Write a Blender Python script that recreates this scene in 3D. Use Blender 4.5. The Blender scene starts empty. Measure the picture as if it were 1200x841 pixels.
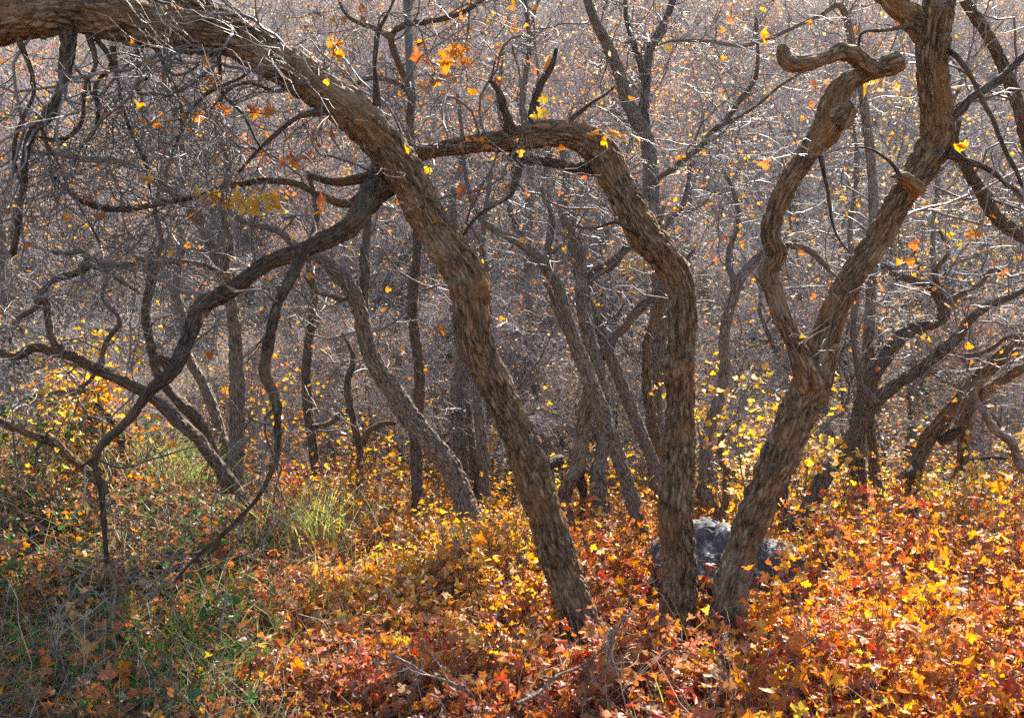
import bpy, math
import numpy as np
from mathutils import Vector, Matrix, Euler

# ------------------------------------------------------------------ scene, camera, sky, sun
S = bpy.context.scene
C = S.collection
F_PX, CU, CV = 1166.67, 600.0, 420.5          # 35 mm lens on the 1200 x 841 frame
CAM = np.array([0.0, 0.0, 1.5])
PITCH = math.radians(-1.25)
cd = bpy.data.cameras.new('camera'); cam = bpy.data.objects.new('camera', cd); C.objects.link(cam)
cd.sensor_width = 36; cd.sensor_fit = 'HORIZONTAL'; cd.lens = 35; cd.clip_start = 0.05; cd.clip_end = 2000
cam.location = CAM; cam.rotation_euler = (math.radians(90) + PITCH, 0, 0)
S.camera = cam

SUN_EL, SUN_AZ = math.radians(44), math.radians(24)      # azimuth measured from +Y towards +X
w = bpy.data.worlds.new('World'); S.world = w; w.use_nodes = True
nt = w.node_tree; nt.nodes.clear()
sky = nt.nodes.new('ShaderNodeTexSky'); sky.sky_type = 'NISHITA'; sky.sun_disc = False
sky.sun_elevation = SUN_EL; sky.sun_rotation = SUN_AZ; sky.air_density = 1.0; sky.dust_density = 1.5
bg = nt.nodes.new('ShaderNodeBackground'); bg.inputs['Strength'].default_value = 0.08
ow = nt.nodes.new('ShaderNodeOutputWorld')
nt.links.new(sky.outputs[0], bg.inputs[0]); nt.links.new(bg.outputs[0], ow.inputs[0])
sl = bpy.data.lights.new('sun', 'SUN'); sl.energy = 5.0; sl.angle = math.radians(0.53); sl.color = (1.0, 0.93, 0.82)
so = bpy.data.objects.new('sun', sl); C.objects.link(so)
sd = Vector((math.sin(SUN_AZ)*math.cos(SUN_EL), math.cos(SUN_AZ)*math.cos(SUN_EL), math.sin(SUN_EL)))
so.rotation_euler = sd.to_track_quat('Z', 'Y').to_euler(); so.location = sd*30
S.view_settings.view_transform = 'Standard'; S.view_settings.look = 'None'
S.view_settings.exposure = 2.25; S.view_settings.gamma = 1.0
S.render.engine = 'CYCLES'
cy = S.cycles
cy.max_bounces = 4; cy.diffuse_bounces = 3; cy.glossy_bounces = 1; cy.transmission_bounces = 4; cy.transparent_max_bounces = 4
cy.use_denoising = False; cy.sample_clamp_indirect = 2.0
cy.caustics_reflective = False; cy.caustics_refractive = False

# ------------------------------------------------------------------ maths helpers
RNG = np.random.default_rng(11)
CP, SP = math.cos(PITCH), math.sin(PITCH)
def at(u, v, d):
    """photo pixel and depth along the view axis -> world point"""
    x = (u-CU)/F_PX*d; z = -(v-CV)/F_PX*d
    return np.array([x, d*CP - z*SP, d*SP + z*CP]) + CAM
def norm(a): return a/np.maximum(np.linalg.norm(a, axis=-1, keepdims=True), 1e-9)
def smooth(a, b, x):
    t = np.clip((x-a)/(b-a), 0, 1); return t*t*(3-2*t)
def _h(i, j, k, s=0):
    n = (i.astype(np.int64)*374761393 + j.astype(np.int64)*668265263 + k.astype(np.int64)*2147483647 + s*1274126177) & 0xffffffff
    n = ((n ^ (n >> 13))*1274126177) & 0xffffffff
    n = ((n ^ (n >> 16))*2246822519) & 0xffffffff
    return ((n ^ (n >> 15)) & 0xffffff)/float(0xffffff)
def vnoise(p, s=0):
    p = np.asarray(p, float); i = np.floor(p).astype(np.int64); f = p-i; f = f*f*(3-2*f); o = 0
    for a in (0, 1):
        for b in (0, 1):
            for c in (0, 1):
                wt = (f[..., 0] if a else 1-f[..., 0])*(f[..., 1] if b else 1-f[..., 1])*(f[..., 2] if c else 1-f[..., 2])
                o = o + wt*_h(i[..., 0]+a, i[..., 1]+b, i[..., 2]+c, s)
    return o*2-1
def voro_edge(p, s=0):
    i = np.floor(p).astype(np.int64); f1 = np.full(p.shape[:-1], 9.0); f2 = f1.copy(); cid = f1*0
    for a in (-1, 0, 1):
        for b in (-1, 0, 1):
            for c in (-1, 0, 1):
                I = i[..., 0]+a; J = i[..., 1]+b; K = i[..., 2]+c
                d = np.sqrt((I+_h(I, J, K, s)-p[..., 0])**2 + (J+_h(I, J, K, s+1)-p[..., 1])**2 + (K+_h(I, J, K, s+2)-p[..., 2])**2)
                m = d < f1
                f2 = np.where(m, f1, np.minimum(f2, d)); cid = np.where(m, _h(I, J, K, s+3), cid); f1 = np.where(m, d, f1)
    return f2-f1, cid
def n2(x, y, sc, s=0):
    x = np.asarray(x, float); return vnoise(np.stack([x*sc, np.asarray(y, float)*sc, x*0+0.5], -1), s)

def gz(x, y):
    """ground height"""
    x = np.asarray(x, float); y = np.asarray(y, float)
    z = -0.30*smooth(5.2, 9, y) + 0.30*smooth(9, 13, y)
    z = z + 0.72*np.exp(-((x+3.3)/1.8)**2 - ((y-7.3)/2.2)**2)
    z = z + 0.06*n2(x, y, 0.9, 3)*smooth(-1, 2, y) + 0.025*n2(x, y, 3.1, 4)
    r = y-12.5
    z = z + 0.37*0.5*(r+np.sqrt(r*r+9)) - 0.37*0.5*(-12.5+math.sqrt(12.5**2+9)) + 0.07*np.clip(y-35, 0, 80)
    far = smooth(30, 120, y)
    z = z + far*(3*n2(x, y, 0.02, 7) + 1.5*n2(x, y, 0.06, 8))
    e = np.maximum(y-112, 0)                                   # behind the crest the land falls away again
    return z - 0.44*0.5*(e+np.sqrt(e*e+100)-10)*np.where(e > 0, 1, 0) + 0.08*np.maximum(y-400, 0)*0

# ------------------------------------------------------------------ mesh helpers
def mesh(name, V, F, mat, smooth_=True, attrs=None):
    V = np.ascontiguousarray(V, np.float32).reshape(-1, 3); F = np.ascontiguousarray(F, np.int32); k = F.shape[1]
    me = bpy.data.meshes.new(name)
    me.vertices.add(len(V)); me.vertices.foreach_set('co', V.ravel())
    me.loops.add(F.size); me.loops.foreach_set('vertex_index', F.ravel())
    me.polygons.add(len(F)); me.polygons.foreach_set('loop_start', np.arange(0, F.size, k, dtype=np.int32))
    me.polygons.foreach_set('use_smooth', np.full(len(F), smooth_, bool))
    for an, (ty, arr) in (attrs or {}).items():
        at_ = me.attributes.new(an, ty, 'POINT')
        at_.data.foreach_set('color' if ty == 'FLOAT_COLOR' else 'vector', np.ascontiguousarray(arr, np.float32).ravel())
    me.update(calc_edges=True); me.materials.append(mat)
    return me
def obj(name, me, parent=None, kind=None, label=None, cat=None, group=None):
    o = bpy.data.objects.new(name, me); C.objects.link(o)
    if parent is not None: o.parent = parent
    if kind: o['kind'] = kind
    if label: o['label'] = label
    if cat: o['category'] = cat
    if group: o['group'] = group
    return o
def thing(name, label, cat, loc=(0, 0, 0), group=None):
    o = obj(name, None, None, None, label, cat, group); o.location = Vector([float(q) for q in loc]); o.empty_display_size = 0.1
    return o
def join(parts):
    """list of (V, F, ...attr arrays) -> stacked"""
    off = 0; Fs = []; cols = [[] for _ in range(len(parts[0])-2)]; Vs = []
    for p in parts:
        Vs.append(p[0]); Fs.append(p[1]+off); off += len(p[0])
        for i, a in enumerate(p[2:]): cols[i].append(a)
    return (np.concatenate(Vs), np.concatenate(Fs), *[np.concatenate(c) for c in cols])
def tubes(P, R, sides=3):
    """batch of N polylines (N,K,3) with radii (N,K) -> V, quads, bark coords"""
    N, K, _ = P.shape
    T = np.empty_like(P); T[:, 1:-1] = P[:, 2:]-P[:, :-2]; T[:, 0] = P[:, 1]-P[:, 0]; T[:, -1] = P[:, -1]-P[:, -2]
    T = norm(T)
    ref = np.where(np.abs(T[:, 0, 2:3]) > 0.9, np.array([[1., 0, 0]]), np.array([[0, 0, 1.]]))
    n = norm(np.cross(T[:, 0], ref)); V = np.empty((N, K, sides, 3))
    a = np.arange(sides)/sides*2*np.pi; ca, sa = np.cos(a), np.sin(a)
    for k in range(K):
        n = norm(n - (n*T[:, k]).sum(-1, keepdims=True)*T[:, k]); b = np.cross(T[:, k], n)
        V[:, k] = P[:, k, None] + R[:, k, None, None]*(n[:, None]*ca[None, :, None] + b[:, None]*sa[None, :, None])
    idx = np.arange(N*K*sides).reshape(N, K, sides)
    q = np.stack([idx[:, :-1], np.roll(idx[:, :-1], -1, 2), np.roll(idx[:, 1:], -1, 2), idx[:, 1:]], -1).reshape(-1, 4)
    return V.reshape(-1, 3), q
def catmull(pts, step, val=None):
    pts = np.asarray(pts, float)
    ex = np.vstack([2*pts[0]-pts[1], pts, 2*pts[-1]-pts[-2]]); out = []
    for i in range(len(pts)-1):
        p0, p1, p2, p3 = ex[i:i+4]; L = np.linalg.norm((p2-p1)[:3]); n = max(2, int(math.ceil(L/step)))
        t = (np.arange(n)/n)[:, None]
        out.append(0.5*(2*p1 + (p2-p0)*t + (2*p0-5*p1+4*p2-p3)*t*t + (3*p1-p0-3*p2+p3)*t**3))
    out.append(pts[-1:]); return np.vstack(out)
def resample(A, K):
    """(n,c) polyline -> K points evenly along its length"""
    s = np.r_[0, np.cumsum(np.linalg.norm(np.diff(A[:, :3], axis=0), axis=1))]; t = np.linspace(0, s[-1], K)
    return np.stack([np.interp(t, s, A[:, c]) for c in range(A.shape[1])], -1)

def walk(org, d, L, K, wig, up, rng):
    N = len(org); P = np.empty((N, K, 3)); P[:, 0] = org; st = (L/(K-1))[:, None]; d = d.copy()
    for k in range(1, K):
        P[:, k] = P[:, k-1]+d*st
        g = rng.normal(size=(N, 3))*wig; g[:, 2] += up; d = norm(d+g)
    return P
def shoots(P, R, per, t0, t1, l0, l1, ang, K, wig, up, rr, rmin, rng, rtip=0.35, taper_len=0.45):
    """side shoots along N parent polylines"""
    N, KP, _ = P.shape
    cnt = np.full(N, per) if np.isscalar(per) else per
    pi = np.repeat(np.arange(N), cnt); M = len(pi)
    t = t0 + (t1-t0)*rng.random(M); f = t*(KP-1); i = np.minimum(f.astype(int), KP-2); fr = (f-i)[:, None]
    o = P[pi, i]*(1-fr)+P[pi, i+1]*fr; T = norm(P[pi, i+1]-P[pi, i]); pr = R[pi, i]*(1-fr[:, 0])+R[pi, i+1]*fr[:, 0]
    q = norm(np.cross(T, rng.normal(size=(M, 3)))); a = np.radians(ang + 16*rng.normal(size=M))[:, None]
    d = T*np.cos(a)+q*np.sin(a)
    L = (l0+(l1-l0)*rng.random(M))*(1-taper_len*t)
    Q = walk(o, d, L, K, wig, up, rng)
    r0 = np.clip(pr*rr*(0.7+0.5*rng.random(M)), rmin, pr*0.9+1e-4)
    rad = r0[:, None]*(1-(1-rtip)*np.linspace(0, 1, K)[None]); rad = np.maximum(rad, rmin*0.6)
    return Q, rad

# leaves ---------------------------------------------------------------------
def leaf_template(lod, s=0):
    r = np.random.default_rng(50+s)
    if lod == 0:      # lobed leaf with drawn-in notches
        half = [(0.24, -0.03), (0.37, 0.10), (0.27, 0.25), (0.54, 0.33), (0.58, 0.50), (0.29, 0.56), (0.27, 0.76), (0.12, 0.90)]
    elif lod == 1:
        half = [(0.32, 0.06), (0.54, 0.42), (0.28, 0.56), (0.20, 0.84)]
    else:
        half = [(0.42, 0.42)]
    half = [(x*(1+0.12*r.normal()), y*(1+0.05*r.normal())) for x, y in half]
    pts = [(0, 0)]+half+[(0, 1)]+[(-x*(1+0.12*r.normal()), y) for x, y in half[::-1]]
    if lod == 2:
        V = np.array([(x, y, 0.25*abs(x)-0.15*y*y) for x, y in pts]); return V, np.array([(0, 1, 2), (0, 2, 3)])
    V = [(0, 0.40, 0.0)]+[(x, y, 0) for x, y in pts]; V = np.array(V, float)
    f, c = 0.15+0.35*r.random(), 0.15+0.5*r.random()
    V[:, 2] = f*np.abs(V[:, 0]) - c*(V[:, 1]-0.2)**2 + 0.07*r.normal(size=len(V))
    n = len(pts); return V, np.array([(0, 1+i, 1+(i+1) % n) for i in range(n)])
LT = {0: [leaf_template(0, s) for s in range(6)], 1: [leaf_template(1, s) for s in range(5)], 2: [leaf_template(2, s) for s in range(3)]}
def leaf_axes(n, rng, tilt, out=None):
    """rotation matrices (n,3,3), columns x, y(tip), z(normal)"""
    yaw = rng.random(n)*2*np.pi
    d = np.stack([np.cos(yaw), np.sin(yaw), np.zeros(n)], -1)
    if out is not None: d = norm(out+0.5*rng.normal(size=(n, 3))*np.array([1, 1, 0.4]))
    nz = norm(np.array([0, 0, 1.0])+tilt*rng.normal(size=(n, 3)))
    x = norm(np.cross(d, nz)); y = np.cross(nz, x)
    return np.stack([x, y, nz], -1)
def leaves(pos, M, size, col, lod, rng):
    """one joined mesh worth of leaves"""
    n = len(pos); k = rng.integers(0, len(LT[lod]), n); out = []
    for s, (TV, TF) in enumerate(LT[lod]):
        m = np.nonzero(k == s)[0]
        if len(m) == 0: continue
        V = np.einsum('nij,vj->nvi', M[m], TV)*size[m, None, None]+pos[m, None]
        Fq = TF[None]+(np.arange(len(m))*len(TV))[:, None, None]
        cc = np.repeat(np.c_[col[m], np.ones(len(m))][:, None], len(TV), 1)
        out.append((V.reshape(-1, 3), Fq.reshape(-1, 3), cc.reshape(-1, 4)))
    return join(out)
PAL = {'red': (.48, .10, .05), 'rust': (.46, .165, .065), 'orange': (.66, .255, .045), 'gold': (.70, .39, .07), 'yellow': (.74, .50, .10),
       'brown': (.24, .125, .065), 'pink': (.52, .22, .14), 'green': (.07, .13, .04), 'tan': (.46, .33, .19), 'pale': (.66, .44, .25)}
def pick(n, wts, rng, jit=0.16):
    k = list(wts); p = np.array([wts[q] for q in k], float); p /= p.sum()
    c = np.array([PAL[q] for q in k])[rng.choice(len(k), n, p=p)]
    return np.clip(c*(1+jit*rng.normal(size=(n, 1)))*(1+0.07*rng.normal(size=(n, 3))), 0.01, 0.85)

# ------------------------------------------------------------------ materials
def newmat(name):
    m = bpy.data.materials.new(name); m.use_nodes = True; t = m.node_tree; t.nodes.clear()
    o = t.nodes.new('ShaderNodeOutputMaterial'); return m, t, o
def N(t, ty, **kw):
    n = t.nodes.new(ty)
    for k, v in kw.items():
        if k in n.inputs: n.inputs[k].default_value = v
        else: setattr(n, k, v)
    return n
def ramp(t, stops):
    r = t.nodes.new('ShaderNodeValToRGB'); e = r.color_ramp.elements
    while len(e) < len(stops): e.new(0.5)
    for q, (p, c) in zip(e, stops): q.position = p; q.color = (*c, 1)
    return r
def bark_mat(name, dark, mid, light, scale=1.0, bump=0.6, warm=None):
    m, t, o = newmat(name); L = t.links.new
    b = N(t, 'ShaderNodeBsdfPrincipled'); b.inputs['Roughness'].default_value = 0.85; b.inputs['Specular IOR Level'].default_value = 0.25
    a = N(t, 'ShaderNodeAttribute', attribute_name='bc')
    mp = N(t, 'ShaderNodeMapping'); mp.inputs['Scale'].default_value = (scale, scale, scale*0.21); L(a.outputs['Vector'], mp.inputs[0])
    nz = N(t, 'ShaderNodeTexNoise', Scale=60.0, Detail=6.0, Roughness=0.65); L(mp.outputs[0], nz.inputs['Vector'])
    n1 = N(t, 'ShaderNodeTexNoise', Scale=5.0, Detail=3.0); L(a.outputs['Vector'], n1.inputs['Vector'])
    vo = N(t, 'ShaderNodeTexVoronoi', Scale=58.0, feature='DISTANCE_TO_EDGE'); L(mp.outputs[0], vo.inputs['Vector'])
    rp = ramp(t, [(0.34, dark), (0.5, mid), (0.70, light)]); L(nz.outputs['Fac'], rp.inputs[0])
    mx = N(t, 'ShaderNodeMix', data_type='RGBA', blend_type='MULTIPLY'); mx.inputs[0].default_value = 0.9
    rv = ramp(t, [(0.0, (0.25, 0.22, 0.20)), (0.16, (1, 1, 1))]); L(vo.outputs['Distance'], rv.inputs[0])  # furrows: darker bark colour, with crevice shade painted in as well
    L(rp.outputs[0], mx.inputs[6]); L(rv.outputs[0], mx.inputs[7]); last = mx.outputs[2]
    if warm:
        mw = N(t, 'ShaderNodeMix', data_type='RGBA'); rw = ramp(t, [(0.48, (0, 0, 0)), (0.72, (0.75, 0.75, 0.75))]); L(n1.outputs['Fac'], rw.inputs[0])
        L(rw.outputs[0], mw.inputs[0]); L(last, mw.inputs[6]); mw.inputs[7].default_value = (*warm, 1); last = mw.outputs[2]
    n4 = N(t, 'ShaderNodeTexNoise', Scale=3.0, Detail=7.0, Roughness=0.72); L(a.outputs['Vector'], n4.inputs['Vector'])
    r4 = ramp(t, [(0.54, (0, 0, 0)), (0.66, (0.55, 0.55, 0.55))]); L(n4.outputs['Fac'], r4.inputs[0])
    ml = N(t, 'ShaderNodeMix', data_type='RGBA'); L(r4.outputs[0], ml.inputs[0]); L(last, ml.inputs[6]); ml.inputs[7].default_value = (light[0]*0.8, light[1]*0.92, light[2]*1.05, 1); last = ml.outputs[2]
    L(last, b.inputs['Base Color'])
    bp = N(t, 'ShaderNodeBump', Strength=bump, Distance=0.012)
    ad = N(t, 'ShaderNodeMath', operation='ADD'); L(nz.outputs['Fac'], ad.inputs[0]); L(vo.outputs['Distance'], ad.inputs[1]); L(ad.outputs[0], bp.inputs['Height'])
    L(bp.outputs[0], b.inputs['Normal']); L(b.outputs[0], o.inputs[0]); return m
def twig_mat(name, c0, c1, rough=0.55, spec=0.5):
    m, t, o = newmat(name); L = t.links.new
    b = N(t, 'ShaderNodeBsdfPrincipled'); b.inputs['Roughness'].default_value = rough; b.inputs['Specular IOR Level'].default_value = spec
    g = N(t, 'ShaderNodeNewGeometry'); tc = N(t, 'ShaderNodeTexCoord')
    nz = N(t, 'ShaderNodeTexNoise', Scale=14.0, Detail=3.0); L(tc.outputs['Object'], nz.inputs['Vector'])
    ad = N(t, 'ShaderNodeMath', operation='ADD'); L(g.outputs['Random Per Island'], ad.inputs[0]); L(nz.outputs['Fac'], ad.inputs[1])
    mu = N(t, 'ShaderNodeMath', operation='MULTIPLY'); mu.inputs[1].default_value = 0.55; L(ad.outputs[0], mu.inputs[0])
    rp = ramp(t, [(0.2, c0), (0.8, c1)]); L(mu.outputs[0], rp.inputs[0]); L(rp.outputs[0], b.inputs['Base Color']); L(b.outputs[0], o.inputs[0]); return m
def leaf_mat(name, trans=0.5, rough=0.45, spec=0.35, obvar=0.0):
    m, t, o = newmat(name); L = t.links.new
    a = N(t, 'ShaderNodeAttribute', attribute_name='Col')
    tc = N(t, 'ShaderNodeTexCoord'); nz = N(t, 'ShaderNodeTexNoise', Scale=55.0, Detail=3.0); L(tc.outputs['Object'], nz.inputs['Vector'])
    hs = N(t, 'ShaderNodeHueSaturation'); L(a.outputs['Color'], hs.inputs['Color'])
    mr = N(t, 'ShaderNodeMapRange'); mr.inputs[1].default_value = 0.3; mr.inputs[2].default_value = 0.7; mr.inputs[3].default_value = 0.72; mr.inputs[4].default_value = 1.15
    L(nz.outputs['Fac'], mr.inputs[0]); L(mr.outputs[0], hs.inputs['Value'])
    b = N(t, 'ShaderNodeBsdfPrincipled'); b.inputs['Roughness'].default_value = rough; b.inputs['Specular IOR Level'].default_value = spec
    tr = N(t, 'ShaderNodeBsdfTranslucent'); L(hs.outputs[0], b.inputs['Base Color'])
    sat = N(t, 'ShaderNodeHueSaturation'); sat.inputs['Saturation'].default_value = 1.12; sat.inputs['Value'].default_value = 1.0; L(hs.outputs[0], sat.inputs['Color']); L(sat.outputs[0], tr.inputs[0])
    mx = N(t, 'ShaderNodeMixShader'); mx.inputs[0].default_value = trans; L(b.outputs[0], mx.inputs[1]); L(tr.outputs[0], mx.inputs[2]); L(mx.outputs[0], o.inputs[0]); return m
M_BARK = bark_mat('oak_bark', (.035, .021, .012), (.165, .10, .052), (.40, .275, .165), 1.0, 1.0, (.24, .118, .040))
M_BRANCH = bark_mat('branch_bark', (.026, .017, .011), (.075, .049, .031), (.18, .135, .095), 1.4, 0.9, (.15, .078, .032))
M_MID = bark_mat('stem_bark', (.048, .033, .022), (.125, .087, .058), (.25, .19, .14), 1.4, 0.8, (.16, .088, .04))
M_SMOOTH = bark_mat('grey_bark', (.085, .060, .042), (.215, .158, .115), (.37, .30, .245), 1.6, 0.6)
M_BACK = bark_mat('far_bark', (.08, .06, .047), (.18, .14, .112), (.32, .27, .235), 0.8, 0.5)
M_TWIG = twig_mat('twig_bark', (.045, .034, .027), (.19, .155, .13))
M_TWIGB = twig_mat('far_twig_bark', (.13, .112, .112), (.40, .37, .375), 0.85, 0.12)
M_DRY = twig_mat('dry_straw', (.34, .24, .14), (.62, .50, .34), 0.6, 0.3)
M_LEAF = leaf_mat('autumn_leaf', 0.5)
M_FAR = leaf_mat('far_leaf', 0.5, 0.6, 0.2)
M_GRASS = leaf_mat('grass_blade', 0.45, 0.4, 0.4)
def ground_mat():
    m, t, o = newmat('leaf_strewn_soil'); L = t.links.new
    b = N(t, 'ShaderNodeBsdfPrincipled'); b.inputs['Roughness'].default_value = 0.95; b.inputs['Specular IOR Level'].default_value = 0.1
    tc = N(t, 'ShaderNodeTexCoord')
    v = N(t, 'ShaderNodeTexVoronoi', Scale=26.0); L(tc.outputs['Object'], v.inputs['Vector'])
    n1 = N(t, 'ShaderNodeTexNoise', Scale=0.7, Detail=6.0, Roughness=0.7); L(tc.outputs['Object'], n1.inputs['Vector'])
    n3 = N(t, 'ShaderNodeTexNoise', Scale=0.05, Detail=8.0, Roughness=0.75); L(tc.outputs['Object'], n3.inputs['Vector'])
    r1 = ramp(t, [(0.0, (.05, .032, .02)), (0.35, (.12, .075, .04)), (0.65, (.20, .11, .05)), (1.0, (.26, .17, .09))]); L(v.outputs['Color'], r1.inputs[0])
    r2 = ramp(t, [(0.42, (.10, .088, .075)), (0.5, (.075, .066, .056)), (0.56, (.03, .038, .026)), (0.64, (.09, .075, .062))]); L(n3.outputs['Fac'], r2.inputs[0])
    sx = N(t, 'ShaderNodeSeparateXYZ'); L(tc.outputs['Object'], sx.inputs[0])
    mr = N(t, 'ShaderNodeMapRange'); mr.inputs[1].default_value = 7; mr.inputs[2].default_value = 16; L(sx.outputs['Y'], mr.inputs[0])
    mx = N(t, 'ShaderNodeMix', data_type='RGBA'); L(mr.outputs[0], mx.inputs[0]); L(r1.outputs[0], mx.inputs[6]); L(r2.outputs[0], mx.inputs[7])
    L(mx.outputs[2], b.inputs['Base Color'])
    bp = N(t, 'ShaderNodeBump', Strength=0.7, Distance=0.04); L(v.outputs['Distance'], bp.inputs['Height']); L(bp.outputs[0], b.inputs['Normal'])
    L(b.outputs[0], o.inputs[0]); return m
M_GROUND = ground_mat()
def rock_mat():
    m, t, o = newmat('lichen_rock'); L = t.links.new
    b = N(t, 'ShaderNodeBsdfPrincipled'); b.inputs['Roughness'].default_value = 0.75
    tc = N(t, 'ShaderNodeTexCoord')
    v = N(t, 'ShaderNodeTexVoronoi', Scale=17.0, feature='DISTANCE_TO_EDGE'); n1 = N(t, 'ShaderNodeTexNoise', Scale=13.0, Detail=9.0, Roughness=0.75)
    n2_ = N(t, 'ShaderNodeTexNoise', Scale=30.0, Detail=5.0)
    for q in (v, n1, n2_): L(tc.outputs['Object'], q.inputs['Vector'])
    r1 = ramp(t, [(0.32, (.014, .0135, .014)), (0.47, (.05, .049, .05)), (0.54, (.10, .098, .098)), (0.60, (.36, .35, .33))]); L(n1.outputs['Fac'], r1.inputs[0])
    rv = ramp(t, [(0.0, (.55, .55, .55)), (0.05, (1, 1, 1))]); L(v.outputs['Distance'], rv.inputs[0])
    mx = N(t, 'ShaderNodeMix', data_type='RGBA', blend_type='MULTIPLY'); mx.inputs[0].default_value = 0.0; L(r1.outputs[0], mx.inputs[6]); L(rv.outputs[0], mx.inputs[7])
    L(mx.outputs[2], b.inputs['Base Color'])
    bp = N(t, 'ShaderNodeBump', Strength=0.9, Distance=0.03); ad = N(t, 'ShaderNodeMath', operation='ADD'); L(n2_.outputs['Fac'], ad.inputs[0]); L(n1.outputs['Fac'], ad.inputs[1]); L(ad.outputs[0], bp.inputs['Height'])
    L(bp.outputs[0], b.inputs['Normal']); L(b.outputs[0], o.inputs[0]); return m
M_ROCK = rock_mat()

# ------------------------------------------------------------------ ground
def make_ground():
    a = np.linspace(-1, 1, 261); xs = 6*np.sinh(a*4.9)/np.sinh(1)*0.9
    b = np.linspace(0, 1, 260); ys = -14 + 20*b + 1.5*np.sinh(b*6.0)
    X, Y = np.meshgrid(xs, ys); Z = gz(X, Y)
    idx = np.arange(X.size).reshape(X.shape)
    q = np.stack([idx[:-1, :-1], idx[:-1, 1:], idx[1:, 1:], idx[1:, :-1]], -1).reshape(-1, 4)
    obj('ground', mesh('ground', np.stack([X, Y, Z], -1), q, M_GROUND), kind='structure')
make_ground()

# ------------------------------------------------------------------ traced trees
LUMPS = []
def limb_mesh(name, A, mat, seed, lumps=()):
    """A: (n,4) polyline x,y,z,radius. A bark-covered limb with real furrows."""
    rmax = A[:, 3].max(); wpx = 2*rmax*F_PX/max(A[:, 1].mean(), 1)
    sides, step, = (88, 0.0075) if wpx > 28 else (40, 0.011) if wpx > 15 else (20, 0.016) if wpx > 8 else (9, 0.025)
    L = np.linalg.norm(np.diff(A[:, :3], axis=0), axis=1).sum(); K = max(6, int(L/step))
    B = resample(A, K); s = np.linspace(0, L, K); P = B[:, :3].copy(); R = B[:, 3].copy()
    j = np.stack([s*(0.55 if rmax > 0.05 else 1.3)/(0.35+rmax*5), s*0+seed*3.7, s*0], -1)
    env = np.minimum(1, np.minimum(s/0.15, 1))[:, None]
    gn = 0.25 if rmax > 0.055 else 0.55
    P += env*np.stack([vnoise(j*4.0, 31), vnoise(j*4.0, 32), vnoise(j*4.0, 33)], -1)*R[:, None]*gn
    R = R*(1+(0.06 if rmax > 0.055 else 0.16)*vnoise(j*5.0, 34)+(0.03 if rmax > 0.055 else 0.10)*vnoise(j*13.0, 35))
    kk = int(np.clip(R[-1]*0.9/step, 2, K//4)); R[-kk:] *= np.sqrt(np.maximum(0.0, 1-np.linspace(0, 1, kk)**2))+0.02   # rounded end
    V, q = tubes(P[None], R[None], sides); V = V.reshape(K, sides, 3)
    th = np.arange(sides)/sides*2*np.pi; rm = np.median(R)
    bc = np.stack([np.cos(th)[None]*rm+0*s[:, None], np.sin(th)[None]*rm+0*s[:, None], s[:, None]+0*th[None]], -1)+seed*1.31
    nrm = (V-P[:, None])/np.maximum(R[:, None, None], 1e-6); Rr = R[:, None]
    if sides >= 20:
        wob = np.stack([vnoise(bc*9, 41), vnoise(bc*9, 42), vnoise(bc*9, 43)], -1)
        e, cid = voro_edge((bc+wob*np.array([0.014, 0.014, 0.03]))*np.array([46, 46, 11.5]), 5)
        e2, _ = voro_edge((bc+wob*0.014)*np.array([80, 80, 19]), 9)
        amp = np.minimum(0.021, 0.23*Rr)
        disp = amp*(np.clip(e/0.28, 0, 1)**0.7-0.75 + 0.35*(cid-0.5)) + 0.35*amp*(np.clip(e2/0.3, 0, 1)-0.7) + 0.10*Rr*vnoise(bc*7, 44) + 0.05*Rr*vnoise(bc*18, 45)
        V = V+nrm*disp[..., None]
    for c, rad, am in lumps:
        g = np.exp(-((V-np.asarray(c))**2).sum(-1)/(rad*rad)); V = V+nrm*(am*g*(1+0.5*vnoise(V*22, 46)))[..., None]
    return mesh(name, V, q, mat, True, {'bc': ('FLOAT_VECTOR', bc)})
def trace(pts, d):
    """pts (u,v,width px) -> (n,4); d a depth or list of depths spread over the points"""
    n = len(pts); dd = np.interp(np.linspace(0, 1, n), np.linspace(0, 1, len(np.atleast_1d(d))), np.atleast_1d(d))
    A = np.array([[*at(u, v, z), 0.5*wd*z/F_PX] for (u, v, wd), z in zip(pts, dd)]); return catmull(A, 0.03)
def root(A, flare=1.6):
    """carry the traced foot down into the soil"""
    p = A[0, :3]; dirn = norm(A[0, :3]-A[min(8, len(A)-1), :3]); dirn = norm(dirn*np.array([0.6, 0.6, 1])); ext = []
    if dirn[2] > -0.35: dirn = norm(dirn+np.array([0, 0, -1.0]))
    for k in range(200):
        p = p+dirn*0.03; ext.append(p)
        if p[2] < gz(p[0], p[1])-0.12: break
    if not ext: return A
    ext = np.array(ext)[::-1]; n = len(ext); rr = A[0, 3]*(1+(flare-1)*np.linspace(1, 0, n)**2)
    return np.vstack([np.c_[ext, rr], A])
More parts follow.
